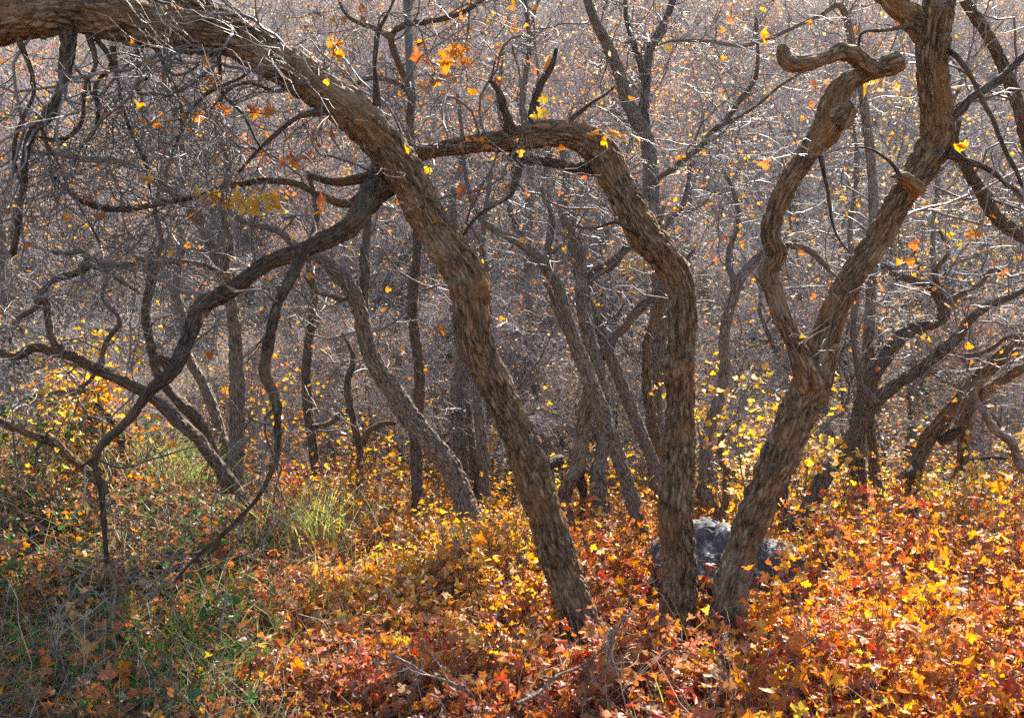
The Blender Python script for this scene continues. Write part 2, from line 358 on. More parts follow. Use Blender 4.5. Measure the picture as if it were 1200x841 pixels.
def twig_set(lims, rng, dens, size=1.0, rmin=0.0016, deep=3, droop=0.0):
    """fine shoots for a list of ((n,4) limb, t0, density factor)"""
    P = []; R = []; cnt = []; T0 = []
    for A, t0, k in lims:
        L = np.linalg.norm(np.diff(A[:, :3], axis=0), axis=1).sum(); B = resample(A, 40); m = int(40*t0)
        B = resample(B[m:], 40); P.append(B[:, :3]); R.append(B[:, 3]); cnt.append(max(1, int(round(L*(1-t0)*dens*k))))
    P = np.array(P); R = np.array(R); out = []
    a, ra = shoots(P, R, np.array(cnt), 0.02, 1, 0.35*size, 1.15*size, 55, 11, 0.30, 0.02-droop, 0.33, rmin*2.2, rng, 0.3); ra = np.minimum(ra, 0.0062*size)
    out.append((a, ra, 5))
    b, rb = shoots(a, ra, 6, 0.12, 1, 0.18*size, 0.55*size, 52, 7, 0.30, 0.02-droop, 0.55, rmin*1.4, rng); out.append((b, rb, 4))
    if deep > 2:
        c, rc = shoots(b, rb, 4, 0.15, 1, 0.07*size, 0.26*size, 50, 5, 0.28, 0.02, 0.6, rmin, rng); out.append((c, rc, 3))
    return out
def twig_part(parent, sets, mat, name='twig_mass'):
    parts = [tubes(P, R, s) for P, R, s in sets]
    V, F = join(parts); off = np.array(parent.location)
    return obj(name, mesh(name, V-off, F, mat), parent, kind='stuff')

TREES = []
def oak(label, trunk, d, branches=(), mat=None, bmat=None, dens=6, tw=1.0, t0=0.5, seed=0, droop=0.0, leaf=0, wts=None, group=None, lumps=(), rmin=0.0016, foot=True, twmat=None, thick=30):
    rng = np.random.default_rng(1000+seed); mat = mat or M_BARK; bmat = bmat or (M_BRANCH if mat is M_BARK else M_MID)
    A = trace(trunk, d); A = root(A) if foot else A
    base = A[0, :3].copy(); base[2] = gz(base[0], base[1])
    e = thing('oak_tree', label, 'tree', base, group)
    def place(me, nm): o = obj(nm, me, e); o.matrix_local = Matrix.Translation(-Vector(base)); return o
    place(limb_mesh('trunk', A, mat, seed, lumps), 'trunk'); lims = [(A, t0, 1.0)]
    for i, b in enumerate(branches):
        pts, bd = b[0], b[1]; k = b[2] if len(b) > 2 else 1.0
        Bm = trace(pts, bd); wb = Bm[:, 3].max()*2*F_PX/Bm[:, 1].mean(); ss = np.r_[0, np.cumsum(np.linalg.norm(np.diff(Bm[:, :3], axis=0), axis=1))]; Bm[:, 3] *= 1+0.45*np.exp(-ss/(3*Bm[0, 3]+0.01)); m = mat if wb > thick else (M_SMOOTH if len(b) > 3 else bmat)
        place(limb_mesh('branch', Bm, m, seed+i*7+1, lumps), 'branch')
        if k > 0: lims.append((Bm, 0.08, k))
    if dens > 0:
        ts = twig_set(lims, rng, dens, tw, rmin, 3, droop); twig_part(e, ts, twmat or M_TWIG)
        if leaf:
            tips = np.concatenate([ts[1][0][:, -1], ts[2][0][:, -1]]); p = tips[rng.choice(len(tips), min(int(leaf*0.7), len(tips)), replace=False)]
            V, Fc, col = leaves(p, leaf_axes(len(p), rng, 0.9), 0.022+0.028*rng.random(len(p)), pick(len(p), wts or {'orange': 5, 'rust': 3, 'gold': 2}, rng), 1, rng)
            obj('foliage', mesh('foliage', V-base, Fc, M_LEAF, False, {'Col': ('FLOAT_COLOR', col)}), e, kind='stuff')
    TREES.append((e, lims)); return e

# --- the three big oaks in front
A_ = oak('big leaning oak whose trunk arches over and runs off level', [
    (672, 716, 44), (655, 660, 43), (641, 610, 42), (626, 560, 41), (607, 510, 40), (586, 460, 36), (570, 425, 35), (559, 390, 37), (554, 350, 44), (547, 318, 44), (521, 280, 41),
    (497, 240, 40), (473, 200, 41), (436, 160, 42), (394, 120, 43), (335, 78, 45), (272, 46, 45), (200, 42, 48), (140, 30, 52), (80, 16, 54), (10, 26, 52), (-70, 40, 46), (-170, 40, 38)],
    [4.4, 4.4, 4.35, 4.3, 4.2, 4.1, 4.0, 3.9], [
    # the long crooked limb that sinks to the ground
    ([(450, 212, 26), (430, 236, 26), (412, 262, 23), (380, 280, 20), (345, 297, 18), (312, 310, 18), (270, 340, 19), (236, 358, 20), (225, 385, 17), (213, 412, 16), (201, 436, 15), (178, 455, 13),
      (150, 492, 10), (112, 532, 9), (119, 575, 7), (123, 630, 6), (126, 665, 6)], [4.3, 4.15, 4.0, 3.9, 3.8, 3.7, 3.7], 0.35),
    ([(352, 296, 13), (346, 316, 13), (330, 350, 12), (320, 385, 12), (313, 410, 12), (312, 440, 13), (321, 470, 11), (324, 500, 9), (325, 530, 7), (316, 556, 6), (297, 590, 5), (262, 625, 5), (220, 665, 4), (190, 700, 3)],
     [3.9, 3.85, 3.8, 3.75], 0.5),
    ([(80, 22, 16), (77, 60, 15), (73, 100, 14), (62, 128, 13), (40, 150, 11), (30, 182, 9), (26, 225, 8), (22, 265, 7), (14, 300, 6)], [4.0, 3.9, 3.8], 1.3),
    ([(265, 40, 38), (240, 18, 34), (200, -5, 30), (150, -40, 26), (110, -90, 20)], [4.1, 4.2, 4.4], 1.0),
    ([(440, 150, 8), (441, 120, 7), (440, 80, 6), (442, 40, 6), (452, 20, 4), (470, -20, 3)], [4.2, 4.1], 0.6),
    ([(432, 222, 10), (405, 240, 9), (372, 228, 8), (345, 214, 8), (300, 212, 8), (268, 218, 7), (242, 227, 6), (215, 235, 6), (180, 241, 7), (147, 245, 8), (112, 241, 7), (90, 232, 6), (70, 213, 5), (52, 200, 4)], [4.25, 4.2, 4.1, 4.1], 1.0),
    ([(378, 130, 6), (350, 138, 6), (330, 152, 5), (300, 180, 4), (278, 205, 3)], [4.1, 4.0], 1.2),
    ([(300, 70, 5), (285, 90, 4), (245, 108, 4), (222, 130, 3), (208, 165, 2.5), (200, 185, 2)], [4.1, 3.9], 1.0),
    ([(104, 40, 6), (112, 78, 6), (102, 92, 5), (98, 112, 5), (96, 145, 5), (76, 164, 4), (42, 160, 3)], [4.0, 3.9], 1.05),
    ([(112, 45, 5), (130, 74, 5), (113, 100, 5), (113, 148, 4), (96, 172, 3), (84, 200, 2)], [4.02, 4.15], 1.05),
    ([(132, 55, 5), (140, 108, 5), (152, 150, 4), (170, 190, 4), (176, 225, 3)], [4.02, 4.2], 1.05),
    ([(182, 55, 5), (198, 88, 4), (212, 124, 4), (214, 156, 3), (236, 190, 2)], [4.05, 4.2], 1.05),
    ([(256, 62, 5), (262, 110, 4), (284, 132, 4), (300, 165, 3), (322, 190, 2)], [4.08, 4.0], 1.05),
    ([(22, 45, 6), (40, 98, 5), (26, 140, 5), (16, 182, 4), (30, 230, 3)], [3.95, 4.1], 1.05),
    ([(345, 100, 5), (322, 108, 4), (290, 96, 4), (262, 110, 3), (240, 140, 2)], [4.1, 3.95], 1.4),
    ([(112, 534, 4), (98, 545, 3), (85, 552, 2)], [3.7, 3.65], 0.3),
    ([(205, 437, 14), (192, 424, 12), (180, 420, 8)], [3.85, 3.8], 0),
    ([(125, 660, 2.9), (115, 685, 2.9), (92, 700, 2.5), (75, 722, 2.2), (52, 740, 1.8), (32, 754, 1.4)], [3.7, 3.5], 0.35, 1),
    ([(126, 660, 3.6), (135, 690, 3.2), (131, 730, 2.9), (136, 760, 2.5), (129, 790, 2.2), (118, 822, 1.4)], [3.7, 3.55], 0.35, 1),
    ([(118, 668, 2.2), (88, 662, 1.8), (55, 664, 1.4), (30, 668, 1.1)], [3.7, 3.6], 0.35, 1),
    ([(240, 645, 2.9), (205, 655, 2.2), (185, 690, 2.2), (160, 700, 1.8), (140, 702, 1.4)], [3.82, 3.7], 0.35, 1),
    ([(285, 606, 2.9), (275, 640, 2.2), (262, 660, 1.8), (265, 700, 1.4), (255, 740, 1.4), (247, 785, 1.1)], [3.82, 3.7], 0.35, 1),
    ([(200, 675, 2.2), (205, 720, 1.8), (222, 765, 1.4)], [3.75, 3.65], 0.35, 1),
    ([(262, 720, 1.4), (258, 745, 1.4), (270, 770, 1.1)], [3.8, 3.7], 0.35, 1)],
    dens=11, t0=0.62, thick=36, seed=1, droop=0.05, leaf=120, wts={'orange': 5, 'rust': 3, 'gold': 2},
    lumps=[(at(545, 395, 4.3), 0.10, 0.018), (at(560, 335, 4.25), 0.09, 0.015)])

C_ = oak('upright oak with a burl, hooked over at its top', [
    (796, 712, 43), (797, 660, 40), (793, 610, 39), (794, 560, 39), (797, 510, 35), (798, 470, 34), (797, 430, 38), (801, 390, 30), (801, 355, 29), (792, 322, 33), (773, 295, 35), (752, 275, 36),
    (731, 235, 36), (714, 200, 37), (704, 180, 36), (687, 164, 34), (660, 157, 32), (628, 158, 31), (598, 164, 26), (570, 166, 23), (540, 170, 20), (505, 177, 17), (475, 190, 14), (440, 206, 12), (395, 214, 9), (360, 205, 6)],
    [4.6, 4.6, 4.55, 4.55, 4.6, 4.7, 4.8], [
    ([(706, 198, 14), (680, 197, 11), (650, 191, 10), (612, 187, 10), (595, 184, 8)], [4.62, 4.55, 4.66], 0),
    ([(628, 148, 12), (626, 125, 10), (631, 106, 9), (642, 84, 7), (652, 60, 5), (653, 56, 3)], [4.6, 4.55], 0),
    ([(600, 155, 10), (593, 135, 9), (585, 112, 8), (577, 97, 6), (572, 95, 4)], [4.6, 4.5], 0.3),
    ([(575, 96, 3), (578, 80, 2.5), (582, 64, 2)], [4.5, 4.5], 0),
    ([(664, 146, 8), (672, 138, 6), (690, 124, 4), (708, 112, 3), (722, 100, 2)], [4.6, 4.5], 0.8),
    ([(611, 168, 10), (609, 190, 9), (604, 212, 8), (597, 228, 6), (575, 243, 5), (555, 258, 4), (543, 278, 4)], [4.62, 4.5], 1.0),
    ([(755, 278, 7), (725, 262, 4), (690, 268, 3), (665, 262, 2)], [4.5, 4.3], 1.0)],
    dens=5, t0=0.62, seed=2, leaf=60, lumps=[(at(784, 428, 4.5), 0.07, 0.035), (at(700, 182, 4.6), 0.08, 0.02)])

D_ = oak('thick forked oak leaning away from its broken stub limb', [
    (858, 712, 44), (860, 680, 41), (869, 640, 40), (882, 600, 41), (898, 560, 42), (918, 515, 43), (937, 475, 44), (952, 440, 43), (966, 400, 34), (982, 360, 32), (1003, 320, 31), (1031, 280, 33), (1052, 240, 33), (1078, 200, 35),
    (1095, 165, 37), (1094, 120, 37), (1090, 80, 35), (1093, 40, 37), (1098, 5, 34), (1100, -60, 28), (1085, -130, 22), (1095, -220, 15)],
    [4.5, 4.5, 4.5, 4.45, 4.4, 4.3, 4.2], [
    ([(952, 452, 26), (940, 418, 22), (926, 388, 20), (915, 360, 20), (905, 335, 21), (900, 315, 22), (909, 297, 24), (902, 272, 22), (914, 237, 22), (932, 205, 23), (950, 178, 25), (970, 152, 33), (978, 128, 32), (988, 104, 26),
      (1008, 90, 20), (1030, 82, 21), (1048, 77, 22), (1060, 70, 20)], [4.45, 4.4, 4.3, 4.25, 4.2], 0.0),
    ([(1030, 84, 17), (1012, 78, 19), (999, 67, 19), (986, 58, 17), (974, 64, 16), (956, 71, 17), (936, 74, 19), (923, 68, 17), (921, 58, 15), (923, 52, 12)], [4.2, 4.1, 4.05], 0),
    ([(984, 140, 22), (994, 131, 17), (999, 126, 7)], [4.22, 4.16], 0),
    ([(962, 184, 5), (968, 215, 4.5), (972, 245, 4), (980, 275, 3), (1000, 300, 2)], [4.3, 4.2], 1.0),
    ([(1075, 222, 16), (1060, 211, 12), (1051, 207, 7), (1042, 207, 2.5)], [4.3, 4.15], 0),
    ([(1055, 208, 5), (1046, 192, 4), (1030, 180, 3), (1018, 174, 2.5), (1000, 172, 2)], [4.2, 4.1], 0.8),
    ([(1105, 150, 12), (1122, 130, 11), (1142, 112, 10), (1168, 94, 9), (1195, 70, 8), (1240, 30, 6)], [4.35, 4.5], 1.0),
    ([(1093, 50, 26), (1072, 25, 24), (1045, 5, 22), (1000, -40, 18), (960, -100, 12)], [4.35, 4.3, 4.2], 1.2),
    ([(1110, 178, 9), (1130, 188, 8), (1155, 196, 6), (1180, 216, 5), (1205, 240, 3)], [4.3, 4.3], 1.0),
    ([(1070, 28, 5), (1040, 36, 4), (1010, 38, 3.5), (1006, 60, 3)], [4.2, 4.15], 0.8),
    ([(1108, 55, 6), (1130, 77, 6), (1150, 117, 6), (1167, 150, 5), (1185, 190, 5), (1200, 220, 4)], [4.3, 4.0], 0.5)],
    dens=5, t0=0.72, thick=12, seed=3, leaf=60, lumps=[(at(975, 148, 4.2), 0.06, 0.022), (at(985, 118, 4.2), 0.05, 0.018), (at(1050, 72, 4.15), 0.05, 0.012), (at(986, 60, 4.1), 0.04, 0.008), (at(944, 440, 4.4), 0.09, 0.012)])

def scar(tree, pts, d, seed):
    o = obj('bark_lip', limb_mesh('bark_lip', trace(pts, d), M_BARK, seed), tree); o.matrix_local = Matrix.Translation(-tree.location)
scar(A_, [(541, 328, 3), (537, 350, 8), (538, 375, 9), (543, 398, 8), (549, 420, 3)], [4.29, 4.255, 4.28], 91)
scar(A_, [(541, 328, 3), (549, 348, 7), (551, 375, 8), (551, 400, 7), (549, 420, 3)], [4.29, 4.255, 4.28], 92)
scar(C_, [(794, 340, 3), (787, 360, 8), (785, 385, 9), (787, 405, 8), (792, 424, 3)], [4.50, 4.465, 4.49], 93)
scar(C_, [(794, 340, 3), (799, 360, 7), (800, 385, 8), (798, 405, 7), (792, 424, 3)], [4.50, 4.465, 4.49], 94)

# --- smaller stems between and behind them
oak('slim swaying oak stem rooted between the shrubs and the leaning oak', [(562, 622, 27), (551, 600, 26), (533, 560, 25), (515, 533, 24), (497, 510, 23), (477, 485, 23), (462, 458, 22), (443, 430, 20), (431, 400, 19), (424, 370, 18), (414, 345, 19), (398, 322, 17), (375, 303, 13), (350, 292, 10), (325, 270, 8), (290, 262, 6), (250, 240, 4)],
    [6.6, 6.5, 6.3, 6.2], [([(425, 362, 12), (427, 330, 11), (428, 300, 10), (432, 260, 9), (425, 220, 7), (440, 180, 5), (432, 130, 4)], [6.4, 6.6], 1.0),
    ([(398, 322, 6), (408, 345, 5), (403, 352, 5), (385, 347, 5), (370, 340, 4), (355, 322, 4)], [6.2, 6.1], 0.8)], M_SMOOTH, seed=4, leaf=60, dens=5)
oak('smooth grey slanting oak stem in front of the stem cluster', [(757, 652, 18), (748, 615, 18), (734, 568, 18), (719, 520, 18), (704, 475, 17), (688, 432, 17), (672, 395, 16), (662, 365, 15), (652, 330, 14), (632, 304, 12), (612, 286, 11), (585, 272, 9), (560, 250, 7), (548, 215, 5), (540, 170, 4)],
    [6.3, 6.2, 6.2], [([(655, 340, 8), (640, 300, 7), (648, 260, 6), (636, 220, 5), (645, 170, 4)], [6.2, 6.4], 1.2)], M_SMOOTH, seed=5, leaf=40, dens=5)
oak('brown forked oak stem of the clustered stems', [(714, 628, 20), (704, 595, 19), (699, 560, 18), (706, 515, 17), (704, 480, 17), (700, 440, 18), (690, 400, 16), (684, 360, 16), (680, 320, 14), (676, 285, 12), (660, 250, 10), (664, 200, 8), (650, 150, 6)],
    [6.9, 6.9], [([(683, 350, 11), (690, 330, 12), (715, 308, 12), (742, 286, 10), (770, 272, 8), (800, 240, 6), (810, 190, 4)], [6.9, 7.1], 1.0), ([(704, 418, 9), (720, 395, 10), (742, 370, 10), (765, 345, 9), (790, 318, 6), (815, 290, 4)], [6.95, 7.3], 1.0)], M_SMOOTH, seed=6, leaf=40, dens=5)
oak('dark bent oak stem curling at its foot in the clustered stems', [(664, 604, 16), (661, 585, 15), (668, 565, 17), (678, 545, 17), (683, 500, 15), (689, 462, 14), (692, 430, 12), (672, 400, 9), (655, 370, 7), (640, 330, 5)],
    [6.8, 7.0], [([(680, 540, 10), (682, 580, 10), (680, 618, 12)], [6.9, 7.0], 0), ([(655, 540, 11), (645, 543, 9), (637, 560, 4)], [7.2, 7.0], 0)], M_BARK, seed=7, leaf=30, dens=5)
oak('slanting oak stem running up beside the upright burled oak', [(781, 625, 16), (776, 590, 15), (768, 550, 15), (750, 505, 14), (736, 470, 14), (724, 440, 14), (712, 412, 13), (697, 372, 12), (682, 335, 10), (670, 300, 8), (672, 250, 6), (690, 200, 4)],
    [7.2, 7.2], (), M_SMOOTH, seed=8, leaf=40, dens=5)
oak('dark upright oak stem hidden partly by the burled oak', [(768, 640, 15), (770, 590, 14), (770, 540, 14), (766, 500, 13), (759, 450, 12), (760, 400, 11), (772, 360, 10), (776, 330, 8), (768, 290, 7), (778, 240, 5)], [7.8, 7.8], (), M_BARK, seed=9, leaf=40, dens=6)
oak('pale curving oak stem bowed like a hook beside the forked oak', [(836, 632, 18), (834, 600, 17), (829, 560, 16), (826, 520, 15), (834, 490, 14), (846, 462, 14), (851, 425, 13), (850, 392, 13), (856, 358, 13), (868, 325, 12), (888, 302, 11), (910, 290, 9), (945, 292, 7), (978, 322, 6), (1010, 340, 4)],
    [6.4, 6.5, 6.5], [([(826, 545, 10), (820, 590, 11), (820, 628, 12)], [6.6, 6.6], 0), ([(862, 340, 8), (855, 300, 7), (865, 250, 6), (850, 200, 4)], [6.5, 6.8], 1.2)], M_SMOOTH, seed=10, leaf=40, dens=5)
oak('short dark twisted stem below the yellow leaves', [(848, 606, 9), (851, 580, 9), (854, 560, 8), (848, 540, 8), (843, 522, 7), (852, 505, 5), (870, 490, 4)], [6.2, 6.1], (), M_MID, seed=11, dens=6, tw=0.6)
oak('dark slanting oak rising past the forked oak to tangled branches', [(922, 640, 20), (932, 620, 18), (950, 592, 18), (968, 557, 17), (986, 530, 17), (1006, 500, 16), (1027, 472, 16), (1052, 450, 16), (1080, 432, 14), (1103, 412, 13), (1122, 396, 12), (1135, 376, 10), (1160, 357, 9), (1190, 345, 7), (1230, 320, 5)],
    [6.2, 6.3, 6.2, 6.1], [([(924, 632, 14), (918, 600, 13), (918, 560, 12), (921, 520, 10), (930, 480, 8)], [6.25, 6.5], 0.5), ([(1104, 411, 6), (1130, 416, 6), (1158, 410, 6), (1178, 396, 5), (1200, 390, 4)], [6.2, 6.0], 1.0),
    ([(1025, 473, 9), (1012, 455, 8), (1006, 430, 7), (1000, 400, 6), (1002, 372, 5)], [6.2, 6.3], 0.8)], M_MID, seed=12, leaf=60, dens=6)
oak('arched oak stem with twisted upper limbs beyond the forked oak', [(1008, 610, 18), (1005, 570, 17), (1003, 530, 17), (1008, 490, 17), (1018, 450, 17), (1035, 424, 16), (1050, 402, 16), (1070, 385, 15), (1098, 376, 14), (1106, 362, 13), (1094, 338, 11), (1075, 330, 9), (1052, 322, 8), (1036, 312, 7), (1010, 300, 5)],
    [7.2, 7.1, 7.0], [([(1104, 362, 10), (1120, 346, 8), (1145, 334, 7), (1165, 316, 6), (1190, 322, 5)], [7.1, 7.1], 1.0), ([(1100, 345, 7), (1096, 320, 6), (1101, 310, 6), (1112, 295, 5), (1100, 270, 4)], [7.0, 6.9], 1.0)], M_MID, seed=13, leaf=60, dens=6)
oak('thin straight pale oak stem beyond the forked oak', [(1014, 470, 10), (1008, 440, 9), (1002, 400, 9), (1000, 372, 8), (1004, 330, 7), (996, 270, 6), (1004, 200, 5), (998, 120, 4)][::1], [8.6, 8.6], (), M_SMOOTH, seed=14, leaf=40, dens=5)
oak('stout dark oak forking low behind the orange shrubs', [(1066, 655, 18), (1068, 620, 17), (1068, 590, 17), (1072, 560, 17), (1079, 535, 18), (1090, 512, 18), (1105, 494, 18), (1122, 474, 18), (1140, 452, 18), (1162, 428, 18), (1190, 405, 16), (1230, 375, 14), (1280, 350, 10)],
    [6.6, 6.5, 6.3, 6.2], [([(1076, 545, 10), (1064, 552, 9), (1052, 560, 6)], [6.5, 6.3], 0), ([(1102, 518, 10), (1115, 508, 10), (1130, 500, 8)], [6.4, 6.3], 0)], M_BARK, seed=15, leaf=60, dens=5)
oak('crooked dark oak stem behind the low forking oak', [(1105, 640, 12), (1098, 600, 12), (1112, 575, 13), (1125, 552, 14), (1130, 520, 14), (1134, 490, 14), (1145, 466, 13), (1165, 450, 13), (1190, 436, 12), (1230, 418, 9)], [7.0, 6.8], [([(1137, 540, 4), (1160, 536, 4), (1185, 538, 4), (1205, 535, 3)], [6.9, 6.8], 0.8)], M_BARK, seed=16, leaf=40, dens=5)
oak('slender upright oak stem among the pale yellow leaves', [(1036, 648, 12), (1033, 610, 11), (1028, 570, 11), (1024, 530, 10), (1020, 495, 9), (1026, 450, 8), (1020, 400, 6)], [7.4, 7.4], (), M_BARK, seed=17, leaf=40, dens=5)
oak('bleached dead limb leaning in beside the stout dark oak', [(1230, 640, 12), (1205, 560, 11), (1185, 522, 10), (1166, 504, 9), (1155, 488, 8), (1146, 470, 6), (1143, 458, 3)], [5.4, 5.3], (), M_SMOOTH, seed=18, dens=0)
oak('oak reaching in with a sinuous dark limb past the forked oak', [(1330, 800, 30), (1320, 600, 28), (1290, 400, 26), (1240, 300, 22), (1200, 275, 17), (1182, 266, 15), (1164, 250, 14), (1151, 226, 13), (1138, 206, 12), (1128, 186, 10), (1120, 165, 7), (1125, 140, 5)], [4.9, 4.9, 4.8],
    [([(1260, 330, 22), (1215, 200, 18), (1190, 120, 15), (1173, 77, 14), (1154, 40, 13), (1137, 12, 12), (1110, -40, 9)], [4.85, 4.6], 0.8)], M_MID, seed=19, dens=6, t0=0.4, leaf=80)
# left-hand thicket
oak('straight grey oak trunk standing on the grassy bank', [(277, 580, 16), (277, 540, 16), (278, 500, 17), (277, 455, 17), (275, 405, 16), (272, 360, 15), (264, 325, 15), (252, 290, 15), (236, 262, 14), (213, 234, 13), (190, 216, 13), (165, 199, 11), (135, 188, 9), (100, 185, 8), (67, 180, 7), (33, 178, 6)],
    [6.9, 6.9, 6.6, 6.3], [([(262, 318, 10), (270, 280, 9), (258, 240, 8), (268, 200, 6), (255, 150, 5), (262, 100, 4)], [6.8, 7.0], 1.0)], M_SMOOTH, seed=20, leaf=60, dens=9)
oak('low oak sprawling sideways above the grassy bank', [(232, 512, 14), (205, 490, 15), (182, 468, 14), (150, 450, 13), (117, 434, 13), (97, 421, 13), (67, 412, 12), (40, 407, 11), (14, 418, 9), (-30, 400, 8)],
    [6.3, 6.1, 5.9], [([(70, 412, 9), (58, 385, 8), (52, 350, 8), (40, 362, 7), (18, 375, 6)], [6.0, 5.8], 1.2), ([(118, 434, 7), (125, 400, 6), (140, 375, 5), (120, 350, 4), (128, 325, 3)], [6.0, 6.2], 1.2)], M_MID, seed=21, leaf=70, wts={'gold': 4, 'orange': 4, 'yellow': 3}, dens=9)
oak('oak stem behind the sinking limb with wavy dark upper boughs', [(240, 508, 13), (228, 490, 13), (205, 465, 12), (187, 440, 12), (176, 400, 12), (171, 365, 12), (178, 330, 11), (178, 305, 11), (160, 307, 10), (133, 312, 10), (108, 303, 10), (95, 294, 8), (80, 297, 7), (60, 295, 5)],
    [6.6, 6.4, 6.2], [([(105, 303, 8), (92, 318, 8), (72, 324, 8), (58, 330, 7), (48, 346, 6), (40, 356, 4)], [6.25, 6.0], 0.8), ([(103, 310, 6), (130, 320, 6), (150, 334, 5), (165, 345, 4)], [6.2, 6.0], 0.8), ([(178, 305, 8), (210, 308, 8), (240, 310, 7), (262, 322, 6)], [6.4, 6.6], 0.8),
    ([(180, 320, 7), (190, 280, 6), (182, 240, 5), (196, 200, 4)], [6.4, 6.6], 1.2)], M_MID, seed=22, leaf=60, dens=9)
oak('leaning oak stem between the sprawling oak and the grey trunk', [(262, 520, 13), (250, 480, 12), (236, 447, 12), (221, 415, 11), (216, 378, 11), (207, 345, 11), (208, 315, 10), (215, 280, 8), (205, 240, 7), (218, 200, 5), (210, 150, 4)], [7.2, 7.3], (), M_SMOOTH, seed=23, leaf=50, dens=6)
oak('fallen looking oak bough slanting into the bank', [(80, 530, 11), (68, 521, 12), (44, 510, 12), (16, 497, 12), (-20, 486, 11), (-80, 470, 9)], [6.0, 5.8], (), M_BARK, seed=24, dens=5, leaf=30)
oak('dark low branch oak with yellow leaves on the bank', [(150, 560, 8), (138, 505, 9), (120, 480, 10), (112, 464, 9), (90, 458, 8), (64, 462, 7), (40, 466, 5), (20, 470, 4)], [6.9, 6.8], [([(85, 460, 6), (100, 450, 5), (112, 438, 5)], [6.8, 6.7], 1.0), ([(112, 468, 8), (110, 490, 9), (112, 525, 10)], [6.85, 6.9], 0)], M_MID, seed=25, leaf=90, wts={'yellow': 4, 'gold': 4, 'orange': 2}, dens=9)
oak('dark wavy oak stem beyond the sinking limb', [(373, 570, 13), (366, 520, 12), (361, 470, 12), (360, 430, 12), (363, 385, 11), (368, 345, 10), (362, 300, 8), (372, 250, 7), (360, 200, 5)], [7.6, 7.6], (), M_MID, seed=26, leaf=50, dens=6)
oak('thin dark oak stem with a hooked side branch', [(420, 580, 10), (424, 545, 10), (421, 515, 9), (412, 480, 9), (408, 450, 8), (415, 420, 6), (400, 390, 4)], [7.4, 7.4], [([(424, 520, 7), (432, 505, 7), (448, 497, 6), (465, 496, 5)], [7.4, 7.3], 0.8), ([(366, 500, 5), (385, 497, 6), (400, 487, 7), (412, 480, 7)], [7.3, 7.4], 0.5)], M_MID, seed=27, leaf=40, dens=6)
oak('straight brown oak trunk half behind the leaning oak', [(542, 615, 20), (540, 560, 19), (537, 510, 18), (536, 460, 17), (541, 410, 15), (534, 360, 13), (540, 300, 11), (530, 240, 8), (542, 180, 6), (536, 110, 4)], [8.0, 8.1], (), M_SMOOTH, seed=28, leaf=50, dens=6)
oak('pale thin oak trunk beside the straight brown one', [(572, 622, 13), (569, 580, 13), (566, 540, 13), (562, 490, 13), (560, 450, 12), (566, 400, 10), (572, 340, 9), (566, 280, 7), (576, 200, 5)], [7.6, 7.7], [([(560, 612, 9), (560, 570, 9), (552, 520, 8), (548, 470, 6)], [7.8, 7.9], 0.5)], M_SMOOTH, seed=29, leaf=40, dens=6)
T30 = oak('tall forked oak with twin upper limbs behind the hooked oak', [(770, 560, 20), (768, 480, 20), (770, 400, 20), (772, 340, 19), (770, 290, 19), (766, 240, 18), (762, 200, 18), (758, 165, 17), (745, 138, 16), (733, 112, 14), (724, 82, 13), (710, 48, 12), (694, 15, 11), (680, -40, 9), (690, -110, 6)],
    [8.4, 8.4, 8.2], [([(760, 175, 13), (754, 135, 12), (757, 100, 10), (763, 57, 9), (784, 14, 8), (800, -50, 6)], [8.4, 8.6], 1.2), ([(757, 95, 8), (745, 60, 7), (735, 20, 6), (730, -30, 4)], [8.5, 8.7], 1.2), ([(684, -30, 9), (640, -90, 8), (600, -160, 7), (610, -240, 5)], [8.2, 8.4, 8.0], 2.5), ([(688, -90, 7), (740, -160, 7), (790, -230, 5)], [8.2, 8.6], 2.5), ([(800, -45, 7), (860, -110, 6), (900, -200, 5)], [8.6, 8.3], 2.5), ([(762, 215, 8), (800, 190, 7), (840, 150, 6), (872, 112, 6), (888, 80, 5), (886, 20, 4)], [8.3, 8.0], 1.0),  # dense limbs above the frame are added for the shadow they throw
     ([(840, 150, 5), (880, 128, 4), (915, 100, 4), (940, 85, 3)], [8.1, 8.0], 1.0)], M_SMOOTH, seed=30, leaf=200, wts={'orange': 3, 'pale': 4, 'pink': 2}, dens=9)
T31 = oak('thin oak stem rising behind the arch of the hooked oak', [(640, 600, 14), (634, 520, 13), (628, 440, 12), (622, 360, 11), (618, 280, 10), (622, 200, 9), (612, 120, 8), (620, 50, 6), (610, -40, 5)], [9.2, 9.2], [([(612, -20, 7), (560, -90, 7), (500, -150, 6), (470, -230, 4)], [9.2, 9.0], 2.5), ([(610, -40, 6), (650, -120, 6), (640, -220, 4)], [9.2, 9.6], 2.5), ([(618, 290, 7), (596, 240, 6), (602, 180, 5), (584, 130, 4), (590, 60, 3)], [9.2, 9.4], 1.0)], M_SMOOTH, seed=31, leaf=160, dens=9)  # limbs above the frame added to shade the ground below
T32 = oak('tall oak with dark forked boughs above the leaning oak', [(490, 600, 15), (486, 520, 14), (492, 440, 13), (484, 360, 12), (490, 290, 11), (486, 220, 10), (480, 150, 9), (482, 110, 9), (468, 78, 8), (458, 44, 8), (474, 30, 7), (500, 26, 6), (540, 16, 5), (580, -10, 4)], [7.2, 7.0, 6.4],
    [([(460, 45, 7), (446, 38, 6), (432, 30, 5), (410, 22, 4), (396, 0, 3)], [6.5, 6.4], 1.2), ([(484, 115, 6), (470, 100, 5), (440, 92, 5), (410, 100, 4), (392, 90, 3)], [6.6, 6.5], 1.2)], M_MID, seed=32, leaf=100, wts={'gold': 3, 'orange': 4}, dens=9)
